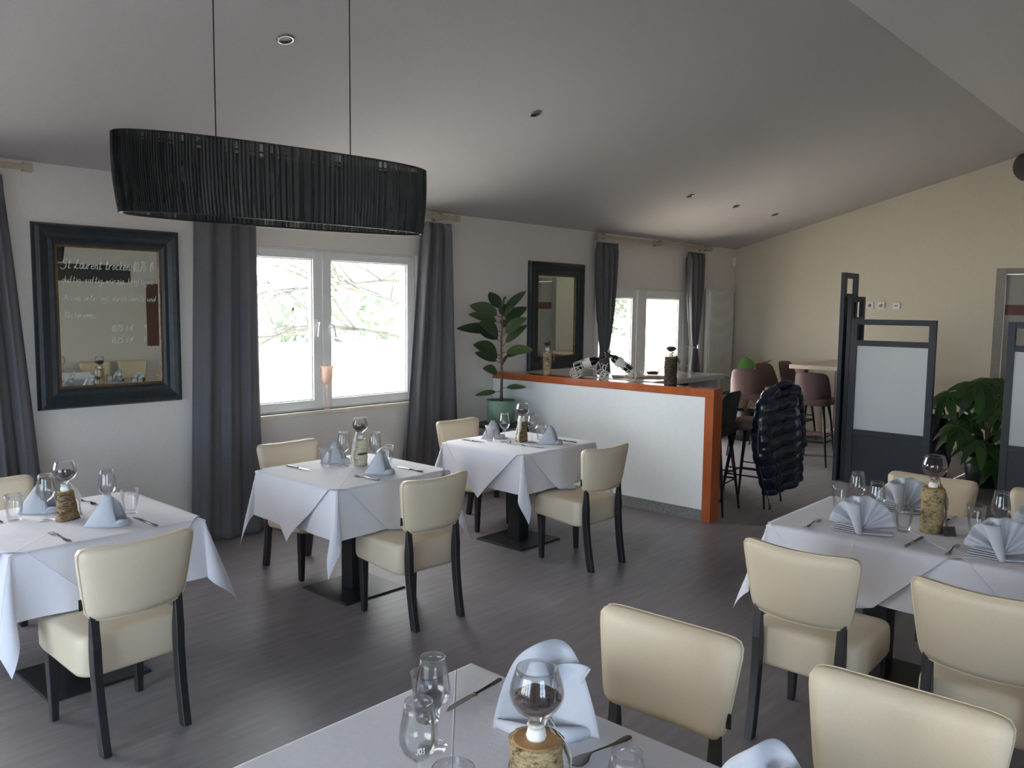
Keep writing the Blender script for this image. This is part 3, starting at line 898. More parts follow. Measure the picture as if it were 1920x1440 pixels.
# things seen only in the mirror, on the south wall
o = MB().box(-.9, .9, 0, .03, 0, .27).build('black_board', mat_black, loc=(5.1, YS+.001, 2.08)); tag(o, 'long black board on the wall behind, seen at the top of the big mirror', 'board')
o = MB().box(0, .75, 0, .05, 0, 1.05).build('brown_cabinet_frame', mat_brownframe, loc=(6.26, YS+.001, 1.02)); tag(o, 'brown wooden frame on the wall behind, seen at the right of the big mirror', 'frame')
# ------------------------------------------------------------------ dining chairs
def rrect(hx, hy, r, n=5):
    pts = []
    for (cx, cy, a0) in [(hx-r, hy-r, 0), (-hx+r, hy-r, 90), (-hx+r, -hy+r, 180), (hx-r, -hy+r, 270)]:
        for k in range(n+1):
            a = math.radians(a0+90*k/n)
            pts.append((cx+r*cos(a), cy+r*sin(a)))
    return pts

def loft(m_, rings, caps=True):
    n = len(rings[0]); b = len(m_.v)
    for r_ in rings: m_.v += [tuple(p) for p in r_]
    for i in range(len(rings)-1):
        for j in range(n):
            j2 = (j+1) % n
            m_.f.append((b+i*n+j, b+i*n+j2, b+(i+1)*n+j2, b+(i+1)*n+j))
    if caps:
        m_.f.append(tuple(b+j for j in range(n))[::-1])
        m_.f.append(tuple(b+(len(rings)-1)*n+j for j in range(n)))

def make_chair():
    """origin on the floor between the rear feet; sitter looks along +Y"""
    t = thing('dining_chair', 'x', 'chair')
    m_ = MB(); rings = []
    base = rrect(.222, .222, .055)
    # side profile: z, scale inwards
    for (z, s) in [(.292, .92), (.298, .97), (.315, 1.0), (.385, 1.005), (.425, 1.0), (.445, .985), (.456, .955), (.462, .88), (.466, .6), (.468, .25)]:
        ring = []
        for (x, y) in base:
            k = (y+.222)/.444
            wx = 1-.03*(1-k)
            # underside arches up towards the front legs, dips at the rear
            dz = 0
            if z < .35: dz = .012*cos(k*pi)*-1 + .012*(abs(x)/.222)**2
            ring.append((x*s*wx, .292+y*s*.95, z+dz))
        rings.append(ring)
    loft(m_, rings)
    m_.build('seat', mat_chair, t, smooth=True)
    # backrest pad: curved, leaning
    m_ = MB()
    nu, nv = 16, 12
    def pad(u, v, side):
        # u -1..1 across, v 0..1 up
        w = .195+.043*v**.9
        # rounded corners
        z = .532+.300*v
        zt_ = .008*(1-u*u)*(-1 if v > .5 else 1)*0
        x = w*u
        curve = .040*(u*u)                      # sides wrap forward
        lean = -.012-.030*v+.035*0
        th = (.025+.005*v)*(1-abs(u)**9*.6)*(1-abs(2*v-1)**9*.6)
        zz = z-(.014*(1-u*u) if v > .5 else 0)*(2*v-1) if v > .5 else z-(.012*(1-u*u))*(1-2*v)*-1*0 + (-.008*(1-u*u))*(1-2*v)
        return (x, .046+lean+curve*.8+side*th, zz)
    def ucorner(u, v):
        # squeeze the outline into a rounded rectangle
        e = 10
        a = max(abs(u), abs(2*v-1))
        if a < 1e-6: return u, v
        nrm = (abs(u)**e+abs(2*v-1)**e)**(1/e)
        k = a/nrm
        k = 1-(1-k)*1.0
        return u*k, (1+(2*v-1)*k)/2
    for side in (1, -1):
        b = len(m_.v)
        for j in range(nv+1):
            for i in range(nu+1):
                u, v = ucorner(-1+2*i/nu, j/nv)
                m_.v.append(pad(u, v, side))
        for j in range(nv):
            for i in range(nu):
                q = (b+j*(nu+1)+i, b+j*(nu+1)+i+1, b+(j+1)*(nu+1)+i+1, b+(j+1)*(nu+1)+i)
                m_.f.append(q if side < 0 else q[::-1])
    N = (nu+1)*(nv+1)
    rim = [i for i in range(nu+1)]+[(j*(nu+1)+nu) for j in range(1, nv+1)]+[nv*(nu+1)+i for i in range(nu-1, -1, -1)]+[j*(nu+1) for j in range(nv-1, 0, -1)]
    for i in range(len(rim)):
        a, c = rim[i], rim[(i+1) % len(rim)]
        m_.f.append((a, c, c+N, a+N))
    bk = m_.build('backrest', mat_chair, t, smooth=True)
    MB().box(-.014, 0, -.001, .004, -.022, .022).build('maker_tag', mat_black, bk, loc=(-.205, .060, .60), rot=(0, 0, .1))
    # piping seam round the back of the pad
    pp = [pad(*ucorner(-1+2*i/nu, 0), -1) for i in range(nu+1)]+[pad(*ucorner(1, j/nv), -1) for j in range(1, nv+1)]+[pad(*ucorner(1-2*i/nu, 1), -1) for i in range(1, nu+1)]+[pad(*ucorner(-1, 1-j/nv), -1) for j in range(1, nv)]
    MB().tube(pp, .0028, 5, closed=True).build('seam_piping', mat_chair, bk, smooth=True)
    # rear legs: one sabre-curved piece from floor to pad
    for sx in (-1, 1):
        m_ = MB(); rings = []
        for k in range(13):
            f_ = k/12; z = .556*f_
            y = .052-.050*max(0, (.36-z)/.36)**1.5
            x = sx*(.164+.006*f_)
            wx, wy = .0175, (.021 if k < 10 else .021-.005*(k-9))
            rings.append([(x-wx, y-wy, z), (x+wx, y-wy, z), (x+wx, y+wy, z), (x-wx, y+wy, z)])
        loft(m_, rings)
        m_.build('leg', mat_darkwood, t, bevel=.003, seg=1)
    for sx in (-1, 1):
        m_ = MB(); rings = []
        for (z, w) in [(0, .0145), (.31, .022)]:
            x = sx*.180; y = .445+.006*(z/.31)
            rings.append([(x-w, y-w, z), (x+w, y-w, z), (x+w, y+w, z), (x-w, y+w, z)])
        loft(m_, rings)
        m_.build('leg', mat_darkwood, t, bevel=.003, seg=1)
    return t
CH = Proto(make_chair())
G1 = 'cream leather dining chairs at the laid tables'
T1, T2, T3, TR, TF = (1.45, 4.03), (3.06, 4.07), (4.58, 4.06), (4.06, .85), (1.16, .93)
D = math.radians
CH.put('cream chair with its back to us at the left table, below the big mirror', (1.385, 3.205, 0), D(2), G1)
CH.put('cream chair with its back to us at the middle table by the double window', (3.03, 3.265, 0), D(-2), G1)
CH.put('cream chair with its back to us at the farthest laid table, before the white partition', (4.50, 3.18, 0), D(-4), G1)
CH.put('cream chair at the left edge behind the left table, against the wall, mostly hidden', (1.29, 4.87, 0), D(180), G1)
CH.put('cream chair behind the middle table, under the double window', (3.09, 4.86, 0), D(180), G1)
CH.put('cream chair behind the farthest laid table, beside the curtain', (4.69, 4.87, 0), D(180), G1)
CH.put('cream chair turned away from us at the near left corner of the long right-hand table', (3.075, 1.28, 0), D(-90), G1)
CH.put('cream chair turned away from us at the right edge, near side of the long table', (3.03, .625, 0), D(-91), G1)
CH.put('cream chair facing us in the foreground, right of the foreground table near its napkins', (2.115, 1.245, 0), D(92), G1)
CH.put('cream chair facing us at the bottom right, the largest chair in the picture', (2.13, .585, 0), D(92), G1)
CH.put('cream chair behind the golden birch log on the far side of the long table', (5.03, 1.32, 0), D(90), G1)
CH.put('cream chair on the far side of the long table, cut by the right picture edge', (5.03, .70, 0), D(90), G1)
CH.put('left of the two cream chairs seen only in the big mirror', (5.2, -2.12, 0), D(0), G1)
CH.put('right of the two cream chairs seen only in the big mirror', (5.78, -2.12, 0), D(0), G1)

# ------------------------------------------------------------------ tables and cloths
ZT = .742
def make_table(name, label, cx, cy, LX, LY, pedestals):
    t = thing(name, label, 'table', (cx, cy, 0))
    MB().box(-LX/2, LX/2, -LY/2, LY/2, ZT-.032, ZT-.004).build('tabletop', mat_darkwood, t, bevel=.004)
    for (px, py) in pedestals:
        p = MB().box(px-.055, px+.055, py-.055, py+.055, .012, ZT-.05).build('pedestal', mat_black, t, bevel=.004)
        m_ = MB(); m_.hexa([(px-.225, py-.225, 0), (px+.225, py-.225, 0), (px+.225, py+.225, 0), (px-.225, py+.225, 0)],
                           [(px-.222, py-.222, .012), (px+.222, py-.222, .012), (px+.222, py+.222, .012), (px-.222, py+.222, .012)])
        m_.build('base_plate', mat_black, t, bevel=.002)
        MB().box(px-.2, px+.2, py-.2, py+.2, ZT-.05, ZT-.033).build('top_bracket', mat_black, t)
    return t

def axis_samples(L, h, step=.03):
    a = L/2; s = []
    k = int(round(2*a/.035)); s += [-a+2*a*i/k for i in range(k+1)]
    s += [a-.012, -a+.012]
    for d in (.006, .012, .020): s += [a+d, -a-d]
    n = int((h-.03)/step)+1
    for i in range(1, n+1):
        d = .020+(h-.020)*i/n; s += [a+d, -a-d]
    return sorted(set(round(x, 5) for x in s))

def cloth_map(LX, LY, zt, off, seed, flare=.03, corner=17, curl=0.4):
    rr = random.Random(seed)
    ph = [rr.uniform(0, 6.28) for _ in range(8)]
    cr = {}
    for q in range(4): cr[q] = (corner+rr.uniform(-5, 5), rr.choice([-1, 1])*curl*rr.uniform(.5, 1.3))
    hx, hy = LX/2, LY/2
    def rests(side, along):
        if LY > 1.2: return side == 0 and (abs(along-.43) < .235 or abs(along+.22) < .235)
        return side == 1 and abs(along) < .235
    rad = .010
    def edge(d):
        """arc length d past the table edge -> (outward, down)"""
        if d <= 0: return 0.0, 0.0
        L = rad*pi/2
        if d < L:
            a = d/rad; return rad*sin(a), rad*(1-cos(a))
        return rad, rad+(d-L)
    def f(u, v):
        a = abs(u)-hx; b = abs(v)-hy
        sx = 1 if u > 0 else -1; sy = 1 if v > 0 else -1
        if a <= 0 and b <= 0:
            return (u, v, zt+off+.0008*sin(u*9+ph[0])*sin(v*7+ph[1]))
        if b <= 0 or a <= 0:
            if b <= 0:
                d, s_, side, along, half = a, sx, 0, v, hy
            else:
                d, s_, side, along, half = b, sy, 1, u, hx
            o, dn = edge(d)
            kk = min(1, dn/.3)
            fade = max(0, 1-(abs(along)/half)**4)
            p = ph[2+side+(2 if s_ > 0 else 0)]
            w = (.012*sin(along*11+p)+.007*sin(along*23+p*2))*kk*(.35+.65*fade)
            out = o+off+flare*kk+w
            dmax = ZT-.470+.0-off*.5
            if dn > dmax and rests(side, along):
                out += (dn-dmax)*.9; dn = dmax
            if side == 0: return (sx*(hx+out), v, zt+off-dn)
            return (u, sy*(hy+out), zt+off-dn)
        r = sqrt(a*a+b*b); phi = atan2(b, a)           # 0 on x-side, pi/2 on y-side
        q = (0 if sx > 0 else 1)+(0 if sy > 0 else 2)
        tm, cu = cr[q]
        tt = phi/(pi/2)
        kr = min(1, r/.12)
        th = math.radians(tm)*sin(pi*tt)**.9
        psi = -math.radians(45)*cos(pi*tt)*(1-.25*sin(pi*tt))
        psi += cu*sin(pi*tt)*min(1, r/.3)
        # direction from the table corner
        dirx, diry = cos(pi/4+psi), sin(pi/4+psi)
        o, dn = edge(r)
        base_th = math.radians(4)
        hor = r*sin(th)
        ver = r*cos(th)*(1+.22*sin(pi*tt)*min(1, r/.1))
        if r < .016: hor, ver = o*.8, dn
        kk = min(1, r/.3)
        ox = o*.9+off+flare*kk*(1-tt)**1+hor*dirx
        oy = o*.9+off+flare*kk*(tt)+hor*diry
        ox = max(ox-(o*.9+off)*tt*.6, off*.5); oy = max(oy-(o*.9+off)*(1-tt)*.6, off*.5)
        return (sx*(hx+ox), sy*(hy+oy), zt+off-ver)
    return f

def tablecloth(label, cx, cy, LX, LY, h, seed, over_label=None, D_=None, over_c=(0, 0), group='white tablecloths'):
    f = cloth_map(LX, LY, ZT-.002, .003, seed)
    us, vs = axis_samples(LX, h), axis_samples(LY, h)
    m_ = MB()
    m_.v = [f(u, v) for v in vs for u in us]
    nu = len(us)
    for j in range(len(vs)-1):
        for i in range(nu-1):
            m_.f.append((j*nu+i, j*nu+i+1, (j+1)*nu+i+1, (j+1)*nu+i))
    o = m_.build('tablecloth', mat_cloth_f if seed == 25 else mat_cloth, smooth=True, loc=(cx, cy, 0))
    tag(o, label, 'tablecloth', group)
    return o

def overlay(label, cx, cy, LX, LY, D_, seed, oc=(0, 0), group='white square top cloths laid diagonally'):
    """square cloth turned by 45 degrees on top; |u-ocx|+|v-ocy| <= D_"""
    f = cloth_map(LX+.012, LY+.012, ZT-.002, .0065, seed, flare=.036, corner=19)
    n = 76
    m_ = MB()
    for j in range(n+1):
        for i in range(n+1):
            p = -D_+2*D_*i/n; q = -D_+2*D_*j/n
            u = (p+q)/2+oc[0]; v = (p-q)/2+oc[1]
            m_.v.append(f(u, v))
    for j in range(n):
        for i in range(n):
            m_.f.append((j*(n+1)+i, (j+1)*(n+1)+i, (j+1)*(n+1)+i+1, j*(n+1)+i+1))
    o = m_.build('tablecloth_overlay', mat_cloth, smooth=True, loc=(cx, cy, 0))
    hem = MB()
    ring = [m_.v[i] for i in range(n+1)]+[m_.v[j*(n+1)+n] for j in range(1, n+1)]+[m_.v[n*(n+1)+i] for i in range(n-1, -1, -1)]+[m_.v[j*(n+1)] for j in range(n-1, 0, -1)]
    hem.tube(ring, .0016, 4, closed=True)
    hem.build('hem', mat_cloth, o, smooth=True)
    tag(o, label, 'tablecloth', group)
    return o

def table_set(desc, c, LX, LY, peds, seed, h, ovs, name='pedestal_table'):
    make_table(name, 'dark pedestal table under the white cloth, '+desc, c[0], c[1], LX-.02, LY-.02, peds)
    tablecloth('white under-cloth on '+desc, c[0], c[1], LX, LY, h, seed)
    for k, (oc, D_) in enumerate(ovs):
        overlay(['white diagonal top cloth on ', 'second white diagonal top cloth on '][k]+desc, c[0], c[1], LX, LY, D_, seed+10+k, oc)
table_set('the left table below the big mirror', T1, .80, .80, [(0, 0)], 21, .275, [((0, 0), .76)])
table_set('the middle table by the double window', T2, .82, .80, [(0, 0)], 22, .275, [((0, 0), .775)])
table_set('the farthest table, before the white partition', T3, .80, .78, [(0, 0)], 23, .27, [((0, 0), .765)])
table_set('the long table at the right', TR, .78, 1.62, [(0, .42), (0, -.42)], 24, .262, [((0, .42), .78), ((0, -.42), .78)], 'long_table')
table_set('the table in the foreground', TF, .88, 1.32, [(0, .35), (0, -.35)], 25, .26, [])
table_set('the table seen only in the big mirror', (4.35, -1.55), .80, .80, [(0, 0)], 26, .28, [])

# ------------------------------------------------------------------ table ware
ZC = ZT+.0055
def wine_glass():
    t = thing('wine_glass', 'x', 'glass')
    pr = [(.001, .0), (.034, .0), (.034, .002), (.012, .006), (.0045, .012), (.0038, .05), (.0042, .082), (.010, .092)]
    MB().shell(pr, 24).build('glass_foot', mat_glass, t, smooth=True)
    pr = [(.002, .088), (.014, .093), (.030, .108), (.0395, .128), (.040, .140), (.037, .165), (.0315, .195), (.0285, .215), (.0275, .2152), (.030, .195), (.0355, .165), (.0385, .140), (.038, .129), (.029, .110), (.013, .096), (.001, .0935)]
    MB().shell(pr, 32).build('glass_bowl', mat_glass, t, smooth=True)
    m_ = MB(); m_.tube([(.0279*cos(2*pi*k/32), .0279*sin(2*pi*k/32), .215) for k in range(32)], .0011, 5, closed=True)
    m_.build('glass_rim', mat_glass, t, smooth=True)
    return t
WG = Proto(wine_glass())
def tumbler():
    t = thing('water_glass', 'x', 'glass')
    pr = [(.001, .002), (.027, .0), (.029, .003), (.033, .04), (.038, .08), (.0415, .118), (.0405, .1185), (.0365, .08), (.0315, .04), (.0265, .016), (.001, .013)]
    MB().shell(pr, 32).build('glass_body', mat_glass, t, smooth=True)
    m_ = MB(); m_.tube([(.041*cos(2*pi*k/32), .041*sin(2*pi*k/32), .118) for k in range(32)], .0013, 5, closed=True)
    m_.build('glass_rim', mat_glass, t, smooth=True)
    return t
WT = Proto(tumbler())
def fork():
    m_ = MB()
    def strip(pts):
        # pts (x, z, halfwidth)
        for (a, b) in zip(pts, pts[1:]):
            m_.hexa([(a[0], -a[2], a[1]), (b[0], -b[2], b[1]), (b[0], b[2], b[1]), (a[0], a[2], a[1])],
                    [(a[0], -a[2], a[1]+.0022), (b[0], -b[2], b[1]+.0022), (b[0], b[2], b[1]+.0022), (a[0], a[2], a[1]+.0022)])
    strip([(-.10, .0035, .009), (-.09, .003, .0105), (-.06, .0005, .008), (-.02, .004, .0035), (.02, .009, .003), (.035, .007, .006), (.045, .004, .0115), (.055, .002, .0125)])
    for k in range(4):
        y = -.0105+.007*k
        for (a, b) in [((.055, .002), (.075, .001)), ((.075, .001), (.095, .006))]:
            m_.hexa([(a[0], y-.0014, a[1]), (b[0], y-.001, b[1]), (b[0], y+.001, b[1]), (a[0], y+.0014, a[1])],
                    [(a[0], y-.0014, a[1]+.002), (b[0], y-.001, b[1]+.0015), (b[0], y+.001, b[1]+.0015), (a[0], y+.0014, a[1]+.002)])
    o = m_.build('fork', mat_steel); tag(o, 'x', 'fork'); return o
FK = Proto(fork())
def knife():
    t = thing('table_knife', 'x', 'knife')
    m_ = MB(); rings = []
    for (x, w, h) in [(-.115, .005, .003), (-.11, .0085, .004), (-.08, .0085, .0045), (-.03, .0055, .004), (-.012, .005, .0035), (-.006, .0085, .005), (0, .0085, .005)]:
        rings.append([(x, w*cos(a), .0045+h*sin(a)) for a in [2*pi*k/10 for k in range(10)]])
    loft(m_, rings); m_.build('knife_handle', mat_darksteel, t, smooth=True)
    m_ = MB(); m_.prism([(0, -.008), (.06, -.0095), (.09, -.008), (.112, .002), (.105, .006), (0, .007)], .0035, .0053)
    m_.build('knife_blade', mat_steel, t)
    return t
KN = Proto(knife())
def spoon():
    m_ = MB(); rings = []
    for (x, w, z) in [(-.10, .004, .004), (-.095, .0095, .004), (-.075, .0105, .003), (-.05, .0065, .003), (-.01, .003, .006), (.03, .003, .009), (.04, .008, .008), (.055, .017, .004), (.075, .020, .002), (.09, .017, .003), (.098, .006, .006)]:
        rings.append([(x, w*cos(a), z+.0016*sin(a)) for a in [2*pi*k/10 for k in range(10)]])
    loft(m_, rings)
    return m_.build('dessert_spoon', mat_darksteel, smooth=True)

def peak_napkin():
    """folded napkin standing like an open peaked tent, opening towards +X -Y"""
    m_ = MB()
    A = Vector((.012, .01, .150)); A2 = Vector((-.012, .014, .152))
    def panel(base, apexa, apexb, bulge, n=14, k=12):
        b = len(m_.v)
        for j in range(k+1):
            v = j/k
            for i in range(n+1):
                u = i/n
                s = u*(len(base)-1); i0 = min(int(s), len(base)-2); f_ = s-i0
                B = Vector(base[i0]).lerp(Vector(base[i0+1]), f_)
                T = apexa.lerp(apexb, u)
                P = B.lerp(T, v)
                nrm = Vector((0, -1, .2))
                P += nrm*(bulge*sin(pi*v)*sin(pi*u))
                m_.v.append(tuple(P))
        for j in range(k):
            for i in range(n):
                m_.f.append((b+j*(n+1)+i, b+j*(n+1)+i+1, b+(j+1)*(n+1)+i+1, b+(j+1)*(n+1)+i))
    panel([(-.115, .015, 0), (-.07, -.025, 0), (-.01, -.05, 0), (.03, -.058, 0)], A2, A, .012)          # broad left face
    panel([(.03, -.058, 0), (.045, .0, 0), (.095, .02, 0)], A, A+Vector((.045, .012, -.045)), -.055)      # hollow right face
    panel([(.085, .03, 0), (.03, .05, 0), (-.04, .055, 0), (-.115, .015, 0)], A+Vector((.03, .012, -.03)), A2, -.006)
    t = thing('napkin', 'x', 'napkin')
    m_.build('napkin_peak', mat_napkin, t, smooth=True, solid=.0025)
    r_ = MB()
    for k in range(3):
        z = .005+.009*k
        pts = [(.0+.01*k, -.055, z), (.04, -.062+.004*k, z+.003), (.085, -.045, z), (.098-.006*k, -.015, z+.002), (.085, .005, z)]
        r_.tube(pts, [.003, .006, .006, .006, .003], 8, flat=1.6)
    r_.build('napkin_folds', mat_napkin, t, smooth=True)
    return t
NP = Proto(peak_napkin())

def fan_napkin(np_=6, amp=1.15, plain=False):
    """pleated fan standing upright; front looks along -Y"""
    t = thing('napkin', 'x', 'napkin')
    m_ = MB(); R = .145; n = np_*2
    cols = []
    N_ = 48
    for i in range(N_+1):
        s = i/N_; a = math.radians(172-164*s) if not plain else math.radians(182-184*s)
        z0 = sin(s*n*pi+.4)*amp
        col = []
        for j in range(11):
            r = R*j/10
            y = .016*z0*(r/R)**.8+.012+.055*(r/R)*abs(sin(a))
            if plain:
                y = .019*z0*(r/R)**.7*(.35+.65*abs(sin(a)))+.030*(1-abs(sin(a)))*(r/R)-.02*(r/R)*sin(a)
                col.append((cos(a)*r*.70+.022*sin(a)*(r/R)*(.3+.7*cos(pi*s)), y, .004+max(0, sin(a))*r*1.12))
                continue
            col.append((cos(a)*r*.98, y, .014+sin(a)*r*.96))
        cols.append(col)
    b = 0
    for c in cols: m_.v += c
    for i in range(len(cols)-1):
        for j in range(10):
            m_.f.append((i*11+j, (i+1)*11+j, (i+1)*11+j+1, i*11+j+1))
    m_.build('napkin_fan', mat_napkin, t, smooth=True, solid=.002)
    # folded pillar in front
    m_ = MB()
    def pil(u, v):
        w = .010+.018*v; a = (u-.5)*pi
        x = -.018-.030*v+w*sin(a)*1.15+.012*(1-v)
        y = -.040+.060*v-.020*cos(a)
        return (x, y, .002+.128*v)
    m_.grid(13, 10, pil)
    m_.build('napkin_pillar', mat_napkin, t, smooth=True, solid=.003)
    if plain:
        m_ = MB()
        m_.tube([(-.09, .020, .010), (-.04, .045, .010), (.03, .050, .010), (.095, .025, .010)], [.006, .011, .011, .006], 10, flat=1.5)
        m_.build('napkin_folds', mat_napkin, t, smooth=True)
        return t
    m_ = MB()
    for k in range(4):
        z = .003+.0085*k
        L = .135-.008*k
        m_.hexa([(-L, -.018+.004*k, z), (-.02, -.045, z), (.02, .03, z), (-L+.02, .045, z)], [(-L, -.018+.004*k, z+.004), (-.02, -.045, z+.004), (.02, .03, z+.004), (-L+.02, .045, z+.004)])
    m_.hexa([(.0, -.045, .003), (.125, -.02, .003), (.13, .03, .003), (.0, .04, .003)], [(.0, -.045, .009), (.125, -.02, .012), (.13, .03, .012), (.0, .04, .009)])
    m_.build('napkin_base', mat_napkin, t, bevel=.0015, seg=1)
    return t
FN = Proto(fan_napkin())
FB = Proto(fan_napkin(2, 1.3, True))

def centrepiece(label, loc, rz, bark, hl=.17, rl=.045, R=.05, split=False, ribbon=1, ribbon_mat=None, tilt=0, group='log and brandy glass table decorations', rside=1):
    t = thing('table_decoration', label, 'decoration', loc, rz, group)
    rr = random.Random(int(hl*1000)+int(loc[0]*100))
    m_ = MB(); n = 28; rings = []
    bump = [1+rr.uniform(-.03, .03) for _ in range(n)]
    for k in range(15):
        z = hl*k/14
        rr_ = rl*(1+.04*sin(k*.9+loc[0]))
        if split: rr_ *= (1.25-.45*k/14)
        ring = []
        for j in range(n):
            a = 2*pi*j/n
            q = rr_*bump[j]*(1+rr.uniform(-.02, .02))
            x, y = q*cos(a), q*sin(a)
            if split and y < -.4*rl: y = -.4*rl+(y+.4*rl)*.25
            ring.append((x+tilt*z, y, z))
        rings.append(ring)
    loft(m_, rings)
    m_.build('log', bark, t, smooth=True)
    MB().lathe([(rl*.9*(.8 if split else 1), hl), (rl*.86*(.8 if split else 1), hl+.0018)], 28, (tilt*hl, 0, 0)).build('cut_face', mat_cut, t)
    h0 = hl+.002
    cx = tilt*hl
    MB().lathe([(.019, 0), (.021, .006), (.018, .020), (.014, .024), (.001, .024)], 18, (cx, 0, h0)).build('wax_foot', mat_wax, t, smooth=True)
    s = R/.05; zb = h0+.022
    pr = [(.001, .0), (.007, .004), (.008, .014), (.016, .020), (.034, .032), (.047, .050), (.050, .064), (.047, .082), (.040, .104), (.0375, .112), (.0365, .112), (.039, .104), (.0455, .082), (.0485, .064), (.0455, .051), (.033, .034), (.014, .0225), (.001, .021)]
    MB().shell([(r*s, z*s) for r, z in pr], 36, (cx, 0, zb)).build('brandy_glass', mat_glass, t, smooth=True)
    mm = MB(); mm.tube([(cx+.037*s*cos(2*pi*k/32), .037*s*sin(2*pi*k/32), zb+.112*s) for k in range(32)], .0012, 5, closed=True)
    mm.build('glass_rim', mat_glass, t, smooth=True)
    # beans
    m_ = MB()
    prof = [(.001, .0235), (.014, .026), (.031, .037), (.0435, .052), (.0445, .058)]
    n = 28; rings = []
    for (r, z) in prof: rings.append([(cx+r*s*cos(2*pi*j/n), r*s*sin(2*pi*j/n), zb+z*s) for j in range(n)])
    for (r, z) in [(.036, .064), (.022, .071), (.008, .073)]:
        rings.append([(cx+(r*s*(1+rr.uniform(-.08, .08)))*cos(2*pi*j/n), r*s*sin(2*pi*j/n), zb+(z+rr.uniform(-.004, .003))*s) for j in range(n)])
    loft(m_, rings)
    for k in range(60):
        a = rr.uniform(0, 6.28); q = sqrt(rr.random())*.040
        c = Vector((cx+q*cos(a)*s, q*sin(a)*s, zb+(.0715-.010*(q/.04)**2)*s))
        d = Vector((rr.uniform(-1, 1), rr.uniform(-1, 1), rr.uniform(-.5, .5))).normalized()
        m_.tube([c-d*.0035, c, c+d*.0035], [.001, .0028, .001], 5)
    m_.build('coffee_beans', mat_beans, t, smooth=False)['kind'] = 'stuff'
    # ribbon looped round the stem, trailing down
    if ribbon:
        m_ = MB()
        for (dx, dy, w, ln) in [(rside*1.0, -.25, .011*(1 if ribbon < 2 else 2.0), 1.0 if ribbon < 2 else .55), (rside*.75, .35, .009*(1 if ribbon < 2 else 2.0), .82 if ribbon < 2 else .62), (-rside*.8, .1, .009, .5)][:ribbon+1]:
            pts = []
            for k in range(15):
                f_ = k/14
                x = cx+dx*(.012+.052*sin(min(1, f_*1.3)*pi/2)*(rl/.045)**.5+.022*max(0, f_-.6))
                y = dy*(.02+.03*f_)+.006*sin(f_*9)
                z = h0+.030+.012*sin(min(1, f_*4)*pi)-(h0+.024)*ln*max(0, f_-.12)**1.25/(.88**1.25)
                pts.append((x, y, max(z, .004)))
            b = len(m_.v)
            for k, p in enumerate(pts):
                ww = w*(1+.2*sin(k*1.7)); ax = .35*sin(k*.7)
                m_.v += [(p[0]-ww*ax, p[1]-ww, p[2]+.002), (p[0]+ww*ax, p[1]+ww, p[2]+.002)]
            for k in range(14): m_.f.append((b+2*k, b+2*k+1, b+2*k+3, b+2*k+2))
        m_.tube([(cx+.015*cos(2*pi*k/14), .015*sin(2*pi*k/14), h0+.030) for k in range(14)], .004, 6, closed=True)
        m_.build('ribbon', ribbon_mat or mat_ribbon, t, smooth=True, solid=.001)
    return t
mat_lace = M_noise('white_lace_ribbon', srgb(190, 184, 172), srgb(222, 218, 210), 120, 0.8, 0.4)

GW, GT, GF, GK, GN, GFN = 'wine glasses on the laid tables', 'water glasses on the laid tables', 'forks on the laid tables', 'knives on the laid tables', 'peaked napkins on the window tables', 'fan napkins on the long table'
# left table
L = 'on the left table below the big mirror'
WG.put('wine glass left of the log decoration '+L, (1.337, 4.088, ZC), 0, GW)
WG.put('wine glass right of the log decoration '+L, (1.575, 4.00, ZC), 0, GW)
WT.put('water glass at the left picture edge '+L, (1.235, 4.19, ZC), 0, GT)
WT.put('water glass at the right '+L, (1.654, 3.939, ZC), 0, GT)
centrepiece('split brown log with brandy glass and ribbons '+L, (1.41, 4.03, ZC), D(20), bark_brown, .135, .042, .052, split=True, ribbon_mat=mat_lace, tilt=-.08)
NP.put('peaked napkin in front of the wine glass '+L, (1.50, 3.80, ZC), D(-15), GN, .90)
NP.put('peaked napkin behind the log '+L, (1.37, 4.27, ZC), D(-15), GN, .88)
FK.put('fork in front of the log '+L, (1.272, 3.745, ZC), D(92), GF)
FK.put('fork at the far side of the log '+L, (1.60, 4.30, ZC), D(-85), GF)
KN.put('knife behind the napkin '+L, (1.632, 3.735, ZC), D(92), GK)
KN.put('knife at the left edge '+L, (1.175, 4.28, ZC), D(-88), GK)
# middle table
L = 'on the middle table by the double window'
WG.put('wine glass left of the pale birch log '+L, (3.08, 4.195, ZC), 0, GW)
WG.put('wine glass right of the pale birch log '+L, (3.215, 4.05, ZC), 0, GW)
WT.put('water glass at the left '+L, (2.995, 4.26, ZC), 0, GT)
WT.put('water glass at the right behind the napkin '+L, (3.31, 4.053, ZC), 0, GT)
o = centrepiece('pale birch log with dark eye mark '+L, (3.175, 4.15, ZC), D(0), bark_birch, .165, .044, .049, rside=-1, ribbon_mat=mat_lace)
m_ = MB()
for k in range(9):
    a = D(-150+k*11); w = .006*sin(pi*(k+.5)/9)+.001
    m_.v += [(.0462*cos(a), .0462*sin(a), .075+.006*(k/8)-w), (.0462*cos(a), .0462*sin(a), .075+.006*(k/8)+w)]
for k in range(8): m_.f.append((2*k, 2*k+2, 2*k+3, 2*k+1))
m_.build('bark_knot', bark_dark, o, smooth=True, solid=.002)
NP.put('peaked napkin in front '+L, (3.10, 3.86, ZC), D(-25), GN, .86)
NP.put('peaked napkin behind the left wine glass '+L, (3.12, 4.33, ZC), D(-20), GN, .88)
FK.put('fork '+L, (2.952, 3.80, ZC), D(98), GF)
KN.put('knife at the right '+L, (3.30, 3.82, ZC), D(92), GK)
KN.put('knife at the left '+L, (2.84, 4.33, ZC), D(-86), GK)
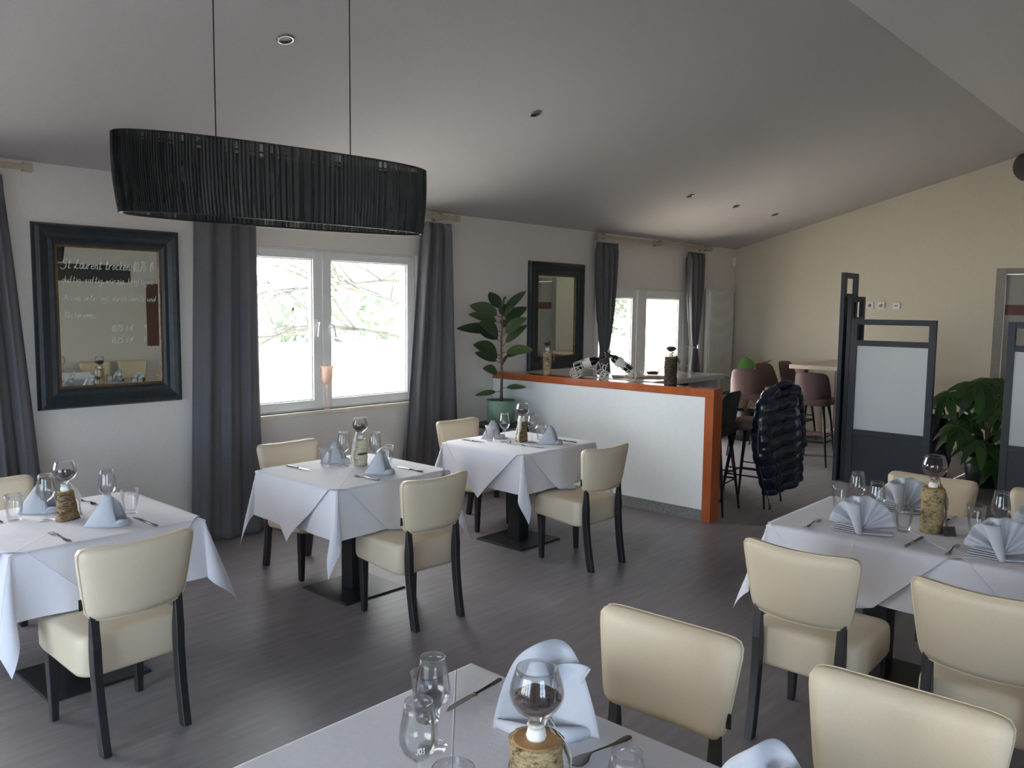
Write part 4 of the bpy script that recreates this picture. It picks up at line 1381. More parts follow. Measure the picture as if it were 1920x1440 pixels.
# far table
L = 'on the farthest table, before the partition'
WG.put('wine glass left of the brown log '+L, (4.49, 4.13, ZC), 0, GW)
WG.put('wine glass right of the brown log '+L, (4.62, 3.97, ZC), 0, GW)
WT.put('water glass at the left '+L, (4.45, 4.235, ZC), 0, GT)
WT.put('water glass at the right, behind the napkin '+L, (4.765, 4.004, ZC), 0, GT)
centrepiece('brown bark log with brandy glass '+L, (4.60, 4.05, ZC), D(10), bark_brown, .15, .044, .05, split=True, rside=-1, ribbon_mat=mat_lace)
NP.put('peaked napkin in front, right of the log '+L, (4.68, 3.84, ZC), D(-20), GN, .88)
NP.put('peaked napkin behind the left glasses '+L, (4.56, 4.31, ZC), D(-15), GN, .90)
FK.put('fork '+L, (4.47, 3.84, ZC), D(96), GF)
KN.put('knife at the right '+L, (4.84, 3.84, ZC), D(92), GK)
KN.put('knife at the left '+L, (4.34, 4.31, ZC), D(-86), GK)
# long table
L = 'on the long right-hand table'
WG.put('wine glass at the far left corner '+L, (4.114, 1.422, ZC), 0, GW)
WG.put('wine glass between the two left fan napkins '+L, (3.943, 1.273, ZC), 0, GW)
WG.put('wine glass at the right picture edge '+L, (4.117, .801, ZC), 0, GW)
WT.put('water glass at the far left corner '+L, (4.241, 1.551, ZC), 0, GT)
WT.put('water glass left of the birch log '+L, (3.962, 1.155, ZC), 0, GT)
WT.put('water glass right of the birch log '+L, (4.211, .917, ZC), 0, GT)
centrepiece('golden flaky birch log with brandy glass '+L, (4.04, 1.06, ZC), D(-35), bark_gold, .205, .048, .055, rside=1)
FN.put('grey-blue fan napkin at the near left place '+L, (3.80, 1.285, ZC), D(-75), GFN, 1.02)
FN.put('grey-blue fan napkin on the far side, behind the wine glasses '+L, (4.36, 1.27, ZC), D(-85), GFN, 1.05)
FN.put('grey-blue fan napkin at the near right place '+L, (3.80, .72, ZC), D(-75), GFN, 1.02)
FN.put('grey-blue fan napkin at the right edge, far side '+L, (4.38, .66, ZC), D(-85), GFN, 1.02)
FK.put('fork at the near left corner '+L, (3.785, 1.505, ZC), D(3), GF)
FK.put('fork before the near right napkin '+L, (3.785, .905, ZC), D(3), GF)
KN.put('knife right of the near left napkin '+L, (3.79, 1.06, ZC), D(178), GK)
KN.put('knife behind the log '+L, (4.33, 1.06, ZC), D(-5), GK)
# foreground table
L = 'on the foreground table'
WG.put('wine glass behind the front one at the left '+L, (1.221, 1.335, ZC), 0, GW, 1.0)
WG.put('wine glass with etched marks, nearest the left '+L, (1.059, 1.199, ZC), 0, GW, 1.0)
WG.put('wine glass at the bottom edge, right of the birch log '+L, (1.186, .786, ZC), 0, GW, 1.0)
WT.put('water glass behind the two left wine glasses '+L, (1.30, 1.44, ZC), 0, GT, 1.0)
WT.put('water glass at the bottom edge, only its rim showing, '+L, (1.054, 1.094, ZC), 0, GT, 1.0)
centrepiece('mottled birch log with cut top and large brandy glass of beans '+L, (1.222, 1.028, ZC), D(-30), bark_gold, .135, .054, .056, ribbon_mat=mat_lace, rside=1)
FB.put('large softly folded napkin behind the brandy glass '+L, (1.475, 1.205, ZC), D(122), 'large napkins on the foreground table', 1.25)
FB.put('softly folded napkin at the bottom edge, before the largest chair, '+L, (1.435, .635, ZC), D(122), 'large napkins on the foreground table', 1.12)
KN.put('knife '+L, (1.463, 1.443, ZC), D(186), GK, 1.0)
o = spoon(); o.location = (1.47, 1.045, ZC); o.rotation_euler = (0, 0, D(172)); tag(o, 'dark steel dessert spoon right of the log '+L, 'spoon')
# etched mark on the near left wine glass
etch = [o for o in bpy.data.objects if o.get('label', '').startswith('wine glass with etched')][0]
m_ = MB()
write(m_, 'J03', 0, 0, .011, 0, .0006, slant=0)
pts = []
for v in m_.v:
    a = math.radians(-140)+v[0]/.040
    pts.append((.0410*cos(a), .0410*sin(a), .126+v[2]))
m_.v = pts
m_.build('etched_mark', mat_chalk, etch)
# mirror-only pieces
WG.put('wine glass on the table behind us, seen only in the big mirror', (4.5, -1.45, ZC), 0, GW)
WG.put('wine glass at the back of the table behind us, seen only in the big mirror', (4.2, -1.7, ZC), 0, GW)

# table number tents
def tent(label, loc, rz, ch, mat, ink, s=1.0):
    t = thing('table_number', label, 'table number', loc, rz)
    m_ = MB()
    m_.add([(-.022*s, -.016*s, 0), (.022*s, -.016*s, 0), (.022*s, 0, .032*s), (-.022*s, 0, .032*s), (.022*s, .016*s, 0), (-.022*s, .016*s, 0)], [(0, 1, 2, 3), (3, 2, 4, 5)])
    c = m_.build('card', mat, t, solid=.0012)
    g = MB(); write(g, ch, -.007*s, 0, .019*s, 0, .0013*s, slant=0)
    al = atan2(.032, .016)
    g.v = [(v[0], -.016*s+(v[2]+.007*s)*cos(al)-.001, (v[2]+.007*s)*sin(al)+.001) for v in g.v]
    g.build('numeral', ink, c)
    return t
tent('dark metal tent card with the number 3 beside the golden birch log', (4.03, .985, ZC), D(-48), '3', mat_cardsteel, mat_black, 1.25)
tent('small white tent card with a number on the farthest table, left of its log', (4.45, 4.03, ZC), D(-40), '4', mat_wax, mat_black, 1.15)
# ------------------------------------------------------------------ lantern glass standing on the window sill
t = thing('candle_goblet', 'pale candle goblet on a tall foot on the sill of the double window', 'candle holder', (4.03, YN-.012, .886))
MB().lathe([(.001, 0), (.030, 0), (.028, .006), (.006, .014), (.005, .10), (.010, .17), (.018, .20), (.014, .215)], 18).build('goblet_stem', mat_pink, t, smooth=True)
MB().shell([(.010, .205), (.030, .220), (.044, .245), (.047, .29), (.046, .33), (.058, .362), (.056, .363), (.044, .33), (.045, .29), (.042, .247), (.028, .224), (.001, .212)], 24).build('goblet_bowl', mat_pink, t, smooth=True)
m_ = MB(); m_.tube([(.047, -.01, .34), (.056, -.02, .30), (.058, -.02, .25), (.052, -.015, .21)], [.002, .003, .002, .001], 5)
m_.build('decor_twig', mat_twig, t, smooth=True)

# ------------------------------------------------------------------ plants
def leaf(m_, base, d, L, W, up=Vector((0, 0, 1)), bend=.25, fold=.18, n=9, tipp=1.0):
    d = d.normalized(); side = d.cross(up)
    side = side.normalized() if side.length > 1e-4 else Vector((1, 0, 0))
    nrm = side.cross(d).normalized()
    b = len(m_.v)
    for i in range(n+1):
        s = i/n
        w = W*.5*(sin(pi*min(1, s**.85))**.75 if 0 < s < 1 else 0)+.0008
        c = base+d*(L*s)-nrm*(bend*L*s*s)
        m_.v += [tuple(c-side*w+nrm*w*fold*1.5), tuple(c), tuple(c+side*w+nrm*w*fold*1.5)]
    for i in range(n):
        for k in range(2):
            m_.f.append((b+3*i+k, b+3*i+k+1, b+3*i+k+4, b+3*i+k+3))

RGT = Vector((sin(YAW), -cos(YAW), 0)); FWD = Vector((cos(YAW), sin(YAW), 0))
t = thing('rubber_plant', 'rubber plant with dark oval leaves in a sage green pot, beside the partition', 'plant', (5.71, 5.30, .655))
MB().lathe([(.001, 0), (.118, 0), (.132, .01), (.140, .215), (.136, .218), (.130, .19), (.128, .18)], 40).build('plant_pot', mat_green_pot, t, smooth=True)
MB().lathe([(.001, .188), (.128, .182)], 24).build('soil', mat_soil, t)
m_ = MB()
m_.tube([(0, 0, .18), (.004, -.003, .45), (-.006, .0, .70), (.0, 0, .92), (.01, 0, 1.08)], [.013, .012, .010, .008, .003], 8)
m_.tube([(.03, .01, .18), (.02, .012, .38), (.012, .0, .60)], [.009, .007, .005], 6)
stem = m_
lv = MB()
# (height, sideways, depthways, elevation, length, width) sideways measured along the picture
spec = [(.30, -.9, -.3, -.1, .24, .05), (.33, .95, -.2, .1, .22, .05), (.46, -.8, -.6, .35, .19, .10), (.50, .3, -.9, .9, .20, .09),
        (.56, -1, .2, .45, .27, .09), (.60, -.8, .6, .25, .22, .09), (.63, -.95, -.5, .45, .30, .15), (.60, .9, .1, .55, .27, .08), (.66, .95, -.3, .18, .30, .10),
        (.72, .8, .1, .95, .32, .08), (.76, -.8, .4, .55, .27, .11), (.80, -.7, -.6, .62, .29, .15), (.82, .75, -.4, .75, .30, .12),
        (.86, -1, 0, .12, .44, .11), (.88, .3, .9, .4, .26, .11), (.92, .7, .2, .8, .30, .11), (.94, -.9, -.2, .32, .32, .10), (.95, .4, -.8, .7, .25, .13),
        (.99, -.9, .1, .45, .33, .14), (1.02, .55, .1, 1.1, .32, .08), (1.04, -.25, .2, 1.3, .24, .10), (1.04, .1, -.7, .9, .2, .10), (.97, .2, .8, .9, .24, .10)]
for (h_, a, b_, e, L_, W_) in spec:
    hd = (RGT*a+FWD*b_).normalized(); L_ *= .86
    d = (hd+Vector((0, 0, e))).normalized()
    p0 = Vector((0, 0, h_)); p1 = p0+d*.05
    stem.tube([p0, p1], [.004, .0025], 5)
    leaf(lv, p1, d, L_, W_*1.15, up=(Vector((0, 0, .55))-FWD*(.75+.25*b_)+RGT*(-.25*a)), bend=.12, fold=.22)
stem.tube([(.01, 0, 1.07), (.012, 0, 1.16)], [.005, .001], 5)
stem.build('stem', mat_stem, t, smooth=True)
lv.build('foliage', mat_leaf, t, smooth=True)
t = thing('plant_stand', 'black square side table carrying the green plant pot beside the partition', 'side table', (5.68, 5.30, 0))
MB().box(-.235, .235, -.2, .2, .625, .654).build('tabletop', mat_black, t, bevel=.004)
for sx in (-1, 1):
    for sy in (-1, 1):
        MB().box(sx*.205-.018, sx*.205+.018, sy*.175-.018, sy*.175+.018, 0, .625).build('leg', mat_black, t, bevel=.003)
MB().box(-.18, .18, -.15, .15, .2, .22).build('shelf', mat_black, t)

def palm_leaf(m_, base, d, size, lobes=7, droop=.35):
    d = d.normalized(); up_ = Vector((0, 0, 1))
    side = d.cross(up_).normalized(); nrm = side.cross(d).normalized()
    for k in range(lobes):
        a = (k-(lobes-1)/2)/((lobes-1)/2)*1.75
        dd = (d*cos(a)+side*sin(a))
        L_ = size*(1-.28*abs(a)/1.75)
        # tapering, slightly toothed lobe
        n = 8; b = len(m_.v)
        sd = dd.cross(nrm).normalized()
        for i in range(n+1):
            s = i/n
            w = size*.135*(sin(pi*min(1, .12+.88*s))**.8)*(1+.12*(i % 2))+.001
            if s > .98: w = .001
            c = base+dd*(L_*s)-nrm*(droop*L_*s*s)
            m_.v += [tuple(c-sd*w+nrm*w*.15), tuple(c+nrm*.0), tuple(c+sd*w+nrm*w*.15)]
        for i in range(n):
            for q in range(2):
                m_.f.append((b+3*i+q, b+3*i+q+1, b+3*i+q+4, b+3*i+q+3))
PX, PY = 9.35, 1.98
t = thing('potted_fatsia', 'large leafy green plant with lobed leaves standing between the two grey screens', 'plant', (PX, PY, 0))
MB().lathe([(.001, 0), (.15, 0), (.17, .02), (.20, .30), (.19, .31), (.18, .28)], 32).build('plant_pot', mat_black, t, smooth=True)
MB().lathe([(.001, .285), (.18, .28)], 24).build('soil', mat_soil, t)
sm, lv = MB(), MB()
rr = random.Random(17)
spec = [(-.25, -.3, .50, .34), (.2, -.35, .48, .36), (0, -.35, .30, .34), (.3, -.3, .2, .3), (-.42, .0, .93, .34), (-.20, -.1, 1.03, .36), (.06, .1, 1.06, .40), (.30, 0, 1.0, .34), (-.02, -.2, .88, .34), (.32, -.1, .86, .36), (.14, .1, .74, .34), (-.22, .0, .70, .30),
        (-.10, -.25, .76, .30), (-.38, -.1, .60, .30), (.10, -.2, .60, .34), (.34, 0, .62, .34), (-.16, .1, .50, .28), (.02, -.15, .42, .34), (.28, -.1, .38, .36), (-.05, -.2, .30, .30), (.18, -.25, .26, .34), (.36, .1, .28, .32), (.05, .2, .88, .3), (.38, .1, .94, .3)]
for (a, b_, z, s) in spec:
    tip = RGT*a+FWD*b_+Vector((0, 0, z))
    m1 = Vector((tip.x*.25, tip.y*.25, .3+(z-.3)*.6 if z > .35 else .38))
    sm.tube([(0, 0, .28), m1, tip], [.010, .007, .004], 6)
    hd = RGT*(a*1.0+rr.uniform(-.15, .15))+FWD*(b_-.25)
    palm_leaf(lv, tip, Vector((hd.x, hd.y, rr.uniform(-.45, .0))), s*.98, 7, rr.uniform(.35, .6))
sm.tube([(0, 0, .28), (.01, 0, .7), (0, .01, .9)], [.018, .014, .008], 8)
sm.build('stem', mat_stem, t, smooth=True)
lv.build('foliage', mat_leaf2, t, smooth=True)

t = thing('potted_plant', 'dark green broad-leaved plant in the far corner behind the bar stools', 'plant', (10.30, 5.08, 0))
MB().lathe([(.001, 0), (.13, 0), (.15, .02), (.17, .40), (.16, .41), (.15, .38)], 28).build('plant_pot', mat_black, t, smooth=True)
MB().lathe([(.001, .385), (.15, .38)], 24).build('soil', mat_soil, t)
sm, lv = MB(), MB()
for (a, b_, e, L_, W_, h_) in [(-.5, 0, .5, .30, .22, .72), (.55, 0, .9, .34, .26, .85), (-.1, -.3, 1.2, .30, .24, .86), (.75, -.2, .2, .30, .22, .75), (-.8, .1, .1, .28, .20, .62), (.3, .5, .7, .3, .2, .7), (.2, -.5, .1, .3, .22, .62), (-.4, -.5, .3, .26, .2, .55), (.6, -.4, -.1, .26, .2, .55)]:
    d = (RGT*a+FWD*b_+Vector((0, 0, e))).normalized()
    p = RGT*a*.16+FWD*b_*.16+Vector((0, 0, h_))
    sm.tube([(0, 0, .38), (p.x*.4, p.y*.4, h_*.8), p], [.008, .006, .004], 5)
    leaf(lv, p, d, L_, W_, bend=.3, fold=.15)
sm.build('stem', mat_stem, t, smooth=True)
lv.build('foliage', mat_leaf2, t, smooth=True)

# ------------------------------------------------------------------ screens
def screen(name, label, W, H, loc, rz, milk=True, tops=(.055, .15)):
    """frame panel in the local XZ plane, X from 0 to W; milky glass in the middle, solid board below"""
    t = thing(name, label, 'screen', loc, rz, 'blue-grey framed screens')
    st = .062
    m_ = MB()
    m_.box(0, st, -.022, .022, 0, H); m_.box(W-st, W, -.022, .022, 0, H)
    m_.box(st, W-st, -.022, .022, H-.055, H)
    z2 = H-.055-.155
    m_.box(st, W-st, -.022, .022, z2-.055, z2)
    zb = H-1.11
    m_.box(st, W-st, -.022, .022, zb-.055, zb)
    m_.box(st, W-st, -.022, .022, .0, .08)
    m_.build('screen_frame', mat_anthr, t, bevel=.002, seg=1)
    MB().box(st-.004, W-st+.004, -.005, .005, zb-.004, z2-.051).build('milky_pane', mat_milk if milk else mat_black, t)
    MB().box(st-.004, W-st+.004, -.012, .012, .076, zb-.051).build('lower_board', mat_anthr, t)
    for x in (.08, W-.08):
        MB().box(x-.02, x+.02, -.16, .16, 0, .012).build('foot', mat_black, t) if False else None
    return t
SX = 8.5
screen('folding_screen', 'blue-grey framed screen with white pane, facing us left of the leafy plant', .79, 1.667, (SX, 3.07, 0), -pi/2)
screen('folding_screen', 'blue-grey framed screen with white pane, cut by the right picture edge', .79, 1.667, (SX, 1.69, 0), -pi/2)
screen('folding_screen', 'middle-height grey screen seen edge-on, behind the left white-paned one', .42, 1.895, (SX+.03, 3.115, 0), .03, milk=False)
screen('folding_screen', 'tallest grey screen seen edge-on, reaching above all the others', .42, 2.135, (SX-.005, 3.178, 0), .04, milk=False)

# quilted purple bag behind the screen
t = thing('quilted_bag', 'black and purple bag hanging half hidden behind the left screen, beside the plant', 'bag', (9.55, 2.52, 0))
def bagf(u, v):
    a = 2*pi*u
    s = .6+.4*sin(pi*min(1, .12+v*.88))
    q = 1+.05*sin(a*6)*sin(v*18)
    return (.10*cos(a)*s*q, .17*sin(a)*s*q, .0+.66*v)
m_ = MB(); m_.grid(28, 16, bagf, wrap=True)
n = 28; m_.f.append(tuple(range(n))[::-1]); m_.f.append(tuple(15*n+j for j in range(n)))
m_.build('bag_body', mat_purple, t, smooth=True)
MB().tube([(0, -.09, .62), (0, -.07, .72), (0, .07, .72), (0, .09, .62)], .012, 8).build('bag_strap', mat_black, t, smooth=True)

# ------------------------------------------------------------------ bar tables
t = thing('bar_table', 'high white table with panel legs behind the partition', 'bar table', (6.30, 3.985, 0))
MB().box(0, 1.30, 0, .78, 1.052, 1.10).build('tabletop', mat_laminate, t, bevel=.003)
for x in (.02, 1.215):
    MB().box(x, x+.06, .03, .75, 0, 1.05).build('leg', mat_laminate, t, bevel=.003)
MB().box(.08, 1.215, .36, .42, .93, 1.05).build('cross_rail', mat_black, t)
t = thing('bar_table', 'high pale-wood-topped table with dark legs near the end wall', 'bar table', (9.62, 3.42, 0))
MB().box(0, 1.46, 0, .78, 1.05, 1.10).build('tabletop', mat_barwood, t, bevel=.003)
for x in (.06, 1.30):
    for y in (.05, .61):
        MB().box(x, x+.11, y, y+.11, 0, 1.048).build('leg', mat_stool, t, bevel=.003)
MB().box(.17, 1.30, .33, .45, .26, .30).build('foot_board', mat_laminate, t, bevel=.003)
for x in (.07, 1.31):
    MB().box(x, x+.09, .16, .61, .262, .30).build('cross_rail', mat_stool, t)

# ------------------------------------------------------------------ bar stools
def make_stool():
    """origin under the seat centre; sitter looks along +Y, backrest at -Y"""
    t = thing('bar_stool', 'x', 'bar stool')
    m_ = MB(); rings = []
    base = rrect(.205, .19, .07)
    for (z, s) in [(.675, .80), (.68, .9), (.70, .98), (.735, 1.0), (.755, .97), (.763, .88), (.766, .5), (.767, .1)]:
        rings.append([(x*s, y*s, z) for x, y in base])
    loft(m_, rings)
    seat = m_.build('seat', mat_stool, t, smooth=True)
    m_ = MB(); nu, nv = 18, 12
    for side in (1, -1):
        for j in range(nv+1):
            v = j/nv
            for i in range(nu+1):
                u = -1+2*i/nu
                e = 9; a = max(abs(u), abs(2*v-1) if v > .5 else 0)
                k = 1
                if v > .5 and a > 0:
                    k = a/((abs(u)**e+abs(2*v-1)**e)**(1/e))
                uu = u*k; vv = (1+(2*v-1)*k)/2 if v > .5 else v
                w = .196+.010*sin(vv*pi)-.020*vv
                th = .017*(1-abs(u)**8*.8)*(1-(abs(2*v-1)**8)*.7)
                y = -.165-.055*vv+.10*abs(uu)**2.6*(1.15-.8*vv)+side*th
                z = .70+.345*vv+.012*(1-uu*uu)*(1 if v > .5 else 0)
                m_.v.append((w*uu, y, z))
        b = 0 if side == 1 else (nu+1)*(nv+1)
        for j in range(nv):
            for i in range(nu):
                q = (b+j*(nu+1)+i, b+j*(nu+1)+i+1, b+(j+1)*(nu+1)+i+1, b+(j+1)*(nu+1)+i)
                m_.f.append(q if side < 0 else q[::-1])
    N = (nu+1)*(nv+1)
    rim = [i for i in range(nu+1)]+[(j*(nu+1)+nu) for j in range(1, nv+1)]+[nv*(nu+1)+i for i in range(nu-1, -1, -1)]+[j*(nu+1) for j in range(nv-1, 0, -1)]
    for i in range(len(rim)):
        a, c = rim[i], rim[(i+1) % len(rim)]
        m_.f.append((a, c, c+N, a+N))
    m_.build('backrest', mat_stool, t, smooth=True)
    for sx in (-1, 1):
        for sy in (-1, 1):
            m_ = MB()
            m_.tube([(sx*.125, sy*.12, .69), (sx*.165, sy*.165, .35), (sx*.205, sy*.205, 0)], [.019, .015, .009], 10)
            m_.build('leg', mat_black, t, smooth=True)
    m_ = MB()
    r = .178; z = .27
    m_.tube([(-r, -r, z), (r, -r, z), (r, r, z), (-r, r, z)], .008, 8, closed=True)
    r2_ = .168; 
    m_.tube([(-r2_, -r2_, z+.06), (-r2_, r2_, z+.06)], .007, 8); m_.tube([(r2_, -r2_, z+.06), (r2_, r2_, z+.06)], .007, 8)
    m_.build('footrest', mat_black, t, smooth=True)
    return t
ST = Proto(make_stool())
GS = 'upholstered bar stools at the high tables'
ST.put('bar stool under the hanging navy jacket, beside the end of the partition', (6.99, 3.36, 0), D(4), GS)
s2 = ST.put('charcoal bar stool just behind the orange end of the partition', (6.46, 3.50, 0), D(8), GS)
ST.put('mauve-brown bar stool whose back shows just above the navy jacket, at left', (9.28, 4.55, 0), D(-68), GS)
ST.put('brown bar stool seen side-on right behind the mauve one, by the wood-topped table', (10.12, 4.60, 0), D(168), GS)
ST.put('dark bar stool just left of the wood-topped table corner, at its far side', (10.86, 4.62, 0), D(176), GS)
ST.put('large brown bar stool with its back to us at the end of the wood-topped table', (9.30, 3.74, 0), D(-82), GS)
for c in kids(s2):
    if c.name.split('.')[0] in ('seat', 'backrest'):
        c.data = c.data.copy(); c.data.materials[0] = mat_stool_g

# puffer jacket on the stool ------------------------------------
t = thing('puffer_jacket', 'shiny navy quilted jacket hung over a bar stool beside the partition', 'jacket', (7.0, 3.10, 0), D(-12))
rr = random.Random(4)
def jk(u, v):
    a = 2*pi*u
    c, s_ = cos(a), sin(a)
    top = 1.085; z = top-.93*v
    # outline (left and right edge) read off the hanging shape
    lx = [(0, -.17), (.06, -.24), (.2, -.33), (.4, -.37), (.6, -.345), (.8, -.27), (1.0, -.20)]
    rx = [(0, .14), (.06, .19), (.2, .215), (.4, .225), (.6, .255), (.8, .285), (1.0, .305)]
    def ip(t_, T):
        for (p, q) in zip(T, T[1:]):
            if t_ <= q[0]:
                k = (t_-p[0])/(q[0]-p[0]); k = k*k*(3-2*k)*.4+k*.6
                return p[1]+(q[1]-p[1])*k
        return T[-1][1]
    l, r_ = ip(v, lx), ip(v, rx)
    cx, hw = (l+r_)/2, (r_-l)/2
    dep = .062+.022*sin(v*pi)
    if v < .06: dep *= .45+.55*v/.06
    ph_ = v*8.5+.16*sin(a*1.0+1)+.05*sin(c*5)
    puff = .019*(abs(sin(pi*ph_))**.5-.4)
    cr_ = .0050*sin(c*8+v*27+2*sin(v*9))*sin(v*19-c*4)+.0025*sin(c*17+v*13+1.5*sin(v*31+c*3))
    x = cx+(hw+puff*.6)*(abs(c)**.8)*(1 if c > 0 else -1)
    y = -(dep+puff+cr_)*(abs(s_)**.55)*(1 if s_ > 0 else -1)
    # long drape folds and the front opening edge
    if s_ > 0:
        y -= .018*sin((c-.15)*6.5+v*1.2)*abs(s_)**.5
        y += .024*math.exp(-((c-.18+.25*v)/.07)**2)
    z += (.11*(x-cx)+.10*max(0, x))*v
    return (x, y, z)
m_ = MB(); n = 96; m_.grid(n, 120, jk, wrap=True)
m_.f.append(tuple(range(n))[::-1]); m_.f.append(tuple(119*n+j for j in range(n)))
m_.build('jacket_body', mat_jacket, t, smooth=True)
def slv(path, rad, name):
    m_ = MB(); P = []; R_ = []
    for k in range(49):
        f_ = k/48; s = f_*(len(path)-1); i0 = min(int(s), len(path)-2); q = s-i0
        P.append(Vector(path[i0]).lerp(Vector(path[i0+1]), q))
        R_.append(rad*(1-.25*f_)*(.84+.2*abs(sin(f_*pi*6))**.6)*(.6 if k in (0, 48) else 1))
    m_.tube(P, R_, 18)
    return m_.build(name, mat_jacket, t, smooth=True)
slv([(.13, .0, 1.05), (.20, .01, .96), (.25, .02, .82), (.285, .02, .66), (.30, .0, .50)], .075, 'sleeve')
slv([(-.17, .0, 1.03), (-.27, .0, .92), (-.32, -.02, .78), (-.31, -.04, .62), (-.27, -.05, .50)], .066, 'sleeve')
m_ = MB(); m_.tube([(-.13, .01, 1.06), (-.06, -.03, 1.10), (.04, -.03, 1.11), (.13, .0, 1.07)], [.02, .034, .034, .02], 12)
m_.build('collar', mat_jacket, t, smooth=True)
m_ = MB(); m_.tube([(-.25, -.06, .985), (-.17, -.085, 1.07)], .005, 6)
m_.build('zip', mat_steel, t); m_ = MB(); m_.tube([(-.385, -.055, .52), (-.40, -.055, .68), (-.375, -.055, .80)], .0045, 6)
m_.build('zip', mat_steel, t); m_ = MB(); m_.tube([(-.37, -.06, .42), (-.31, -.07, .24), (-.24, -.07, .10), (-.22, -.07, .045)], .0045, 6)
m_.build('zip', mat_steel, t)
MB().box(-.232, -.208, -.078, -.066, .012, .06).build('zip_pull', mat_steel, t, bevel=.002)

# ------------------------------------------------------------------ on top of the partition
PT = 1.1008
G6 = 'log and brandy glass table decorations'
centrepiece('mottled birch log with brandy glass and cloth bow, left on top of the partition', (6.095, 5.06, PT), D(-40), bark_mottled, .235, .042, .046, ribbon=2, rside=1)
centrepiece('dark bark log with brandy glass and ribbons, right on top of the partition', (6.10, 3.70, PT), D(-40), bark_dark, .24, .054, .046, ribbon=2, rside=1)

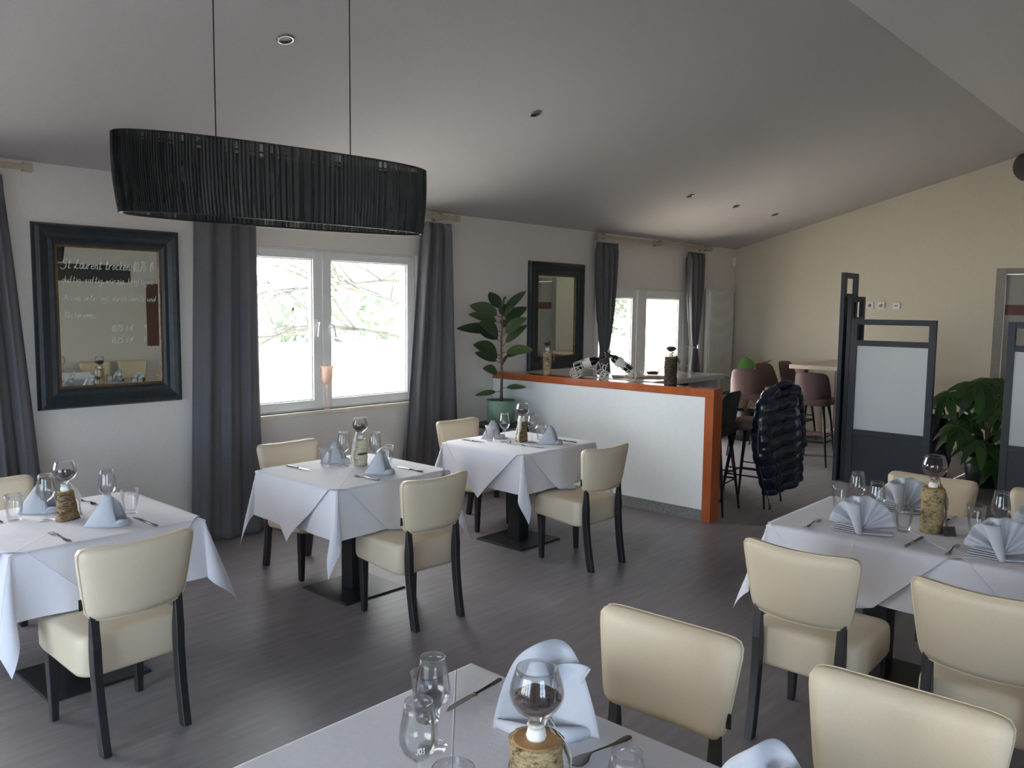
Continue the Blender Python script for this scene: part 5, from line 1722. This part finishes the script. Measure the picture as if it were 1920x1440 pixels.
def bike_rack(label, loc, rz, bottle_mat, cap_mat, labs, tiltdeg):
    """white wire tricycle bottle holder, front wheel towards +X"""
    t = thing('bottle_holder', label, 'bottle holder', loc, rz)
    w = .0032
    def wheel(x, y, r):
        m_ = MB()
        m_.tube([(x+r*cos(2*pi*k/28), y, r+.003+r*sin(2*pi*k/28)) for k in range(28)], w, 6, closed=True)
        for k in range(6):
            a = pi*k/3
            p1 = Vector((x, y, r+.003)); p2 = Vector((x+r*cos(a), y, r+.003+r*sin(a)))
            m_.tube([p1, (p1+p2)/2+Vector((-sin(a)*r*.18, 0, cos(a)*r*.18)), p2], w*.8, 5)
        m_.tube([(x, y-.008, r+.003), (x, y+.008, r+.003)], .008, 8)
        return m_
    wheel(-.085, -.048, .050).build('wheel', mat_white_wire, t, smooth=True)
    wheel(-.085, .048, .050).build('wheel', mat_white_wire, t, smooth=True)
    wheel(.145, 0, .042).build('wheel', mat_white_wire, t, smooth=True)
    tl = D(tiltdeg); R_ = Matrix.Rotation(-tl, 4, 'Y')
    def P(a, y, h): return Vector((-.095, 0, .095))+(R_ @ Vector((a, y, h)))
    m_ = MB(); rr_ = .046
    for (a, big) in [(0, .046), (.07, .046)]:
        m_.tube([P(a, big*cos(2*pi*k/20), big*sin(2*pi*k/20)) for k in range(20)], w, 6, closed=True)
    for k in range(8):
        an = 2*pi*k/8
        m_.tube([P(-.002, rr_*cos(an), rr_*sin(an)), P(.125, rr_*cos(an), rr_*sin(an))], w*.8, 5)
    m_.tube([P(0, .046, 0), Vector((-.085, .048, .053)), Vector((-.085, -.048, .053)), P(0, -.046, 0)], w, 6)
    m_.tube([P(.11, 0, -.046), Vector((.09, 0, .085)), Vector((.145, 0, .045)), Vector((.135, 0, .12)), Vector((.12, 0, .155))], w, 6)
    m_.tube([(.12, -.03, .15), (.12, 0, .155), (.12, .03, .15)], w, 6)
    m_.tube([Vector((.145+.022*cos(q), 0, .12+.022*sin(q))) for q in [k*.5-1.5 for k in range(10)]], w*.8, 5)
    m_.build('wire_frame', mat_white_wire, t, smooth=True)
    # band around the bottle
    m_ = MB(); k_ = 28
    for a in (.112, .158):
        for rr2 in (.0475, .0455):
            m_.v += [tuple(P(a, rr2*cos(2*pi*i/k_), rr2*sin(2*pi*i/k_))) for i in range(k_)]
    for i in range(k_):
        j = (i+1) % k_
        for (p, q) in [(0, 2), (2, 3), (3, 1), (1, 0)]:
            m_.f.append((p*k_+i, p*k_+j, q*k_+j, q*k_+i))
    m_.build('woven_band', mat_label, t, smooth=False)
    # bottle: a thing of its own
    b = thing('wine_bottle', labs, 'bottle', (0, 0, 0))
    prof = [(.001, 0), (.034, 0), (.0375, .006), (.0375, .175), (.034, .195), (.020, .215), (.0145, .232), (.0138, .295), (.001, .296)]
    MB().lathe(prof, 28).build('bottle_body', bottle_mat, b, smooth=True)
    MB().lathe([(.0143, .236), (.0147, .24), (.0145, .297), (.001, .2985)], 20).build('capsule', cap_mat, b, smooth=True)
    MB().lathe([(.0378, .075), (.0380, .077), (.0380, .15), (.0378, .152)], 28).build('bottle_label', mat_label, b, smooth=True)
    M_ = Matrix.Translation(Vector(loc)) @ Matrix.Rotation(rz, 4, 'Z') @ Matrix.Translation(P(.004, 0, 0)) @ R_ @ Matrix.Rotation(pi/2, 4, 'Y')
    b.matrix_world = M_
    return t
bike_rack('white wire tricycle bottle holder at the left, on top of the partition', (6.095, 4.60, PT), D(-62), mat_bottle, mat_capsule, 'dark wine bottle with red capsule in the left tricycle holder', 22)
bike_rack('white wire tricycle bottle holder at the right, near the middle of the partition top', (6.10, 4.21, PT), D(118), mat_bottle_g, mat_bottle_g, 'green-necked wine bottle in the right tricycle holder', 34)

# things on the high white table
t = thing('glass_bowl', 'small glass bowl of dark beans on the high white table', 'bowl', (6.92, 4.40, 1.1008))
MB().shell([(.001, .002), (.05, .0), (.068, .03), (.085, .075), (.083, .076), (.066, .031), (.048, .004), (.001, .006)], 28).build('bowl', mat_glass, t, smooth=True)
MB().lathe([(.001, .006), (.047, .006), (.062, .028), (.03, .036), (.001, .034)], 24).build('coffee_beans', mat_beans, t, smooth=True)['kind'] = 'stuff'
o = MB().box(-.30, .30, -.10, .10, 0, .012).build('placard', mat_brownpaper, loc=(6.62, 4.30, 1.1008), rot=(0, 0, D(-50)), bevel=.002)
tag(o, 'tan flat tray of papers lying on the high white table before the door', 'tray')

# telephone on a shelf seen in the tall mirror is beyond the frame; leave it out
#@@END
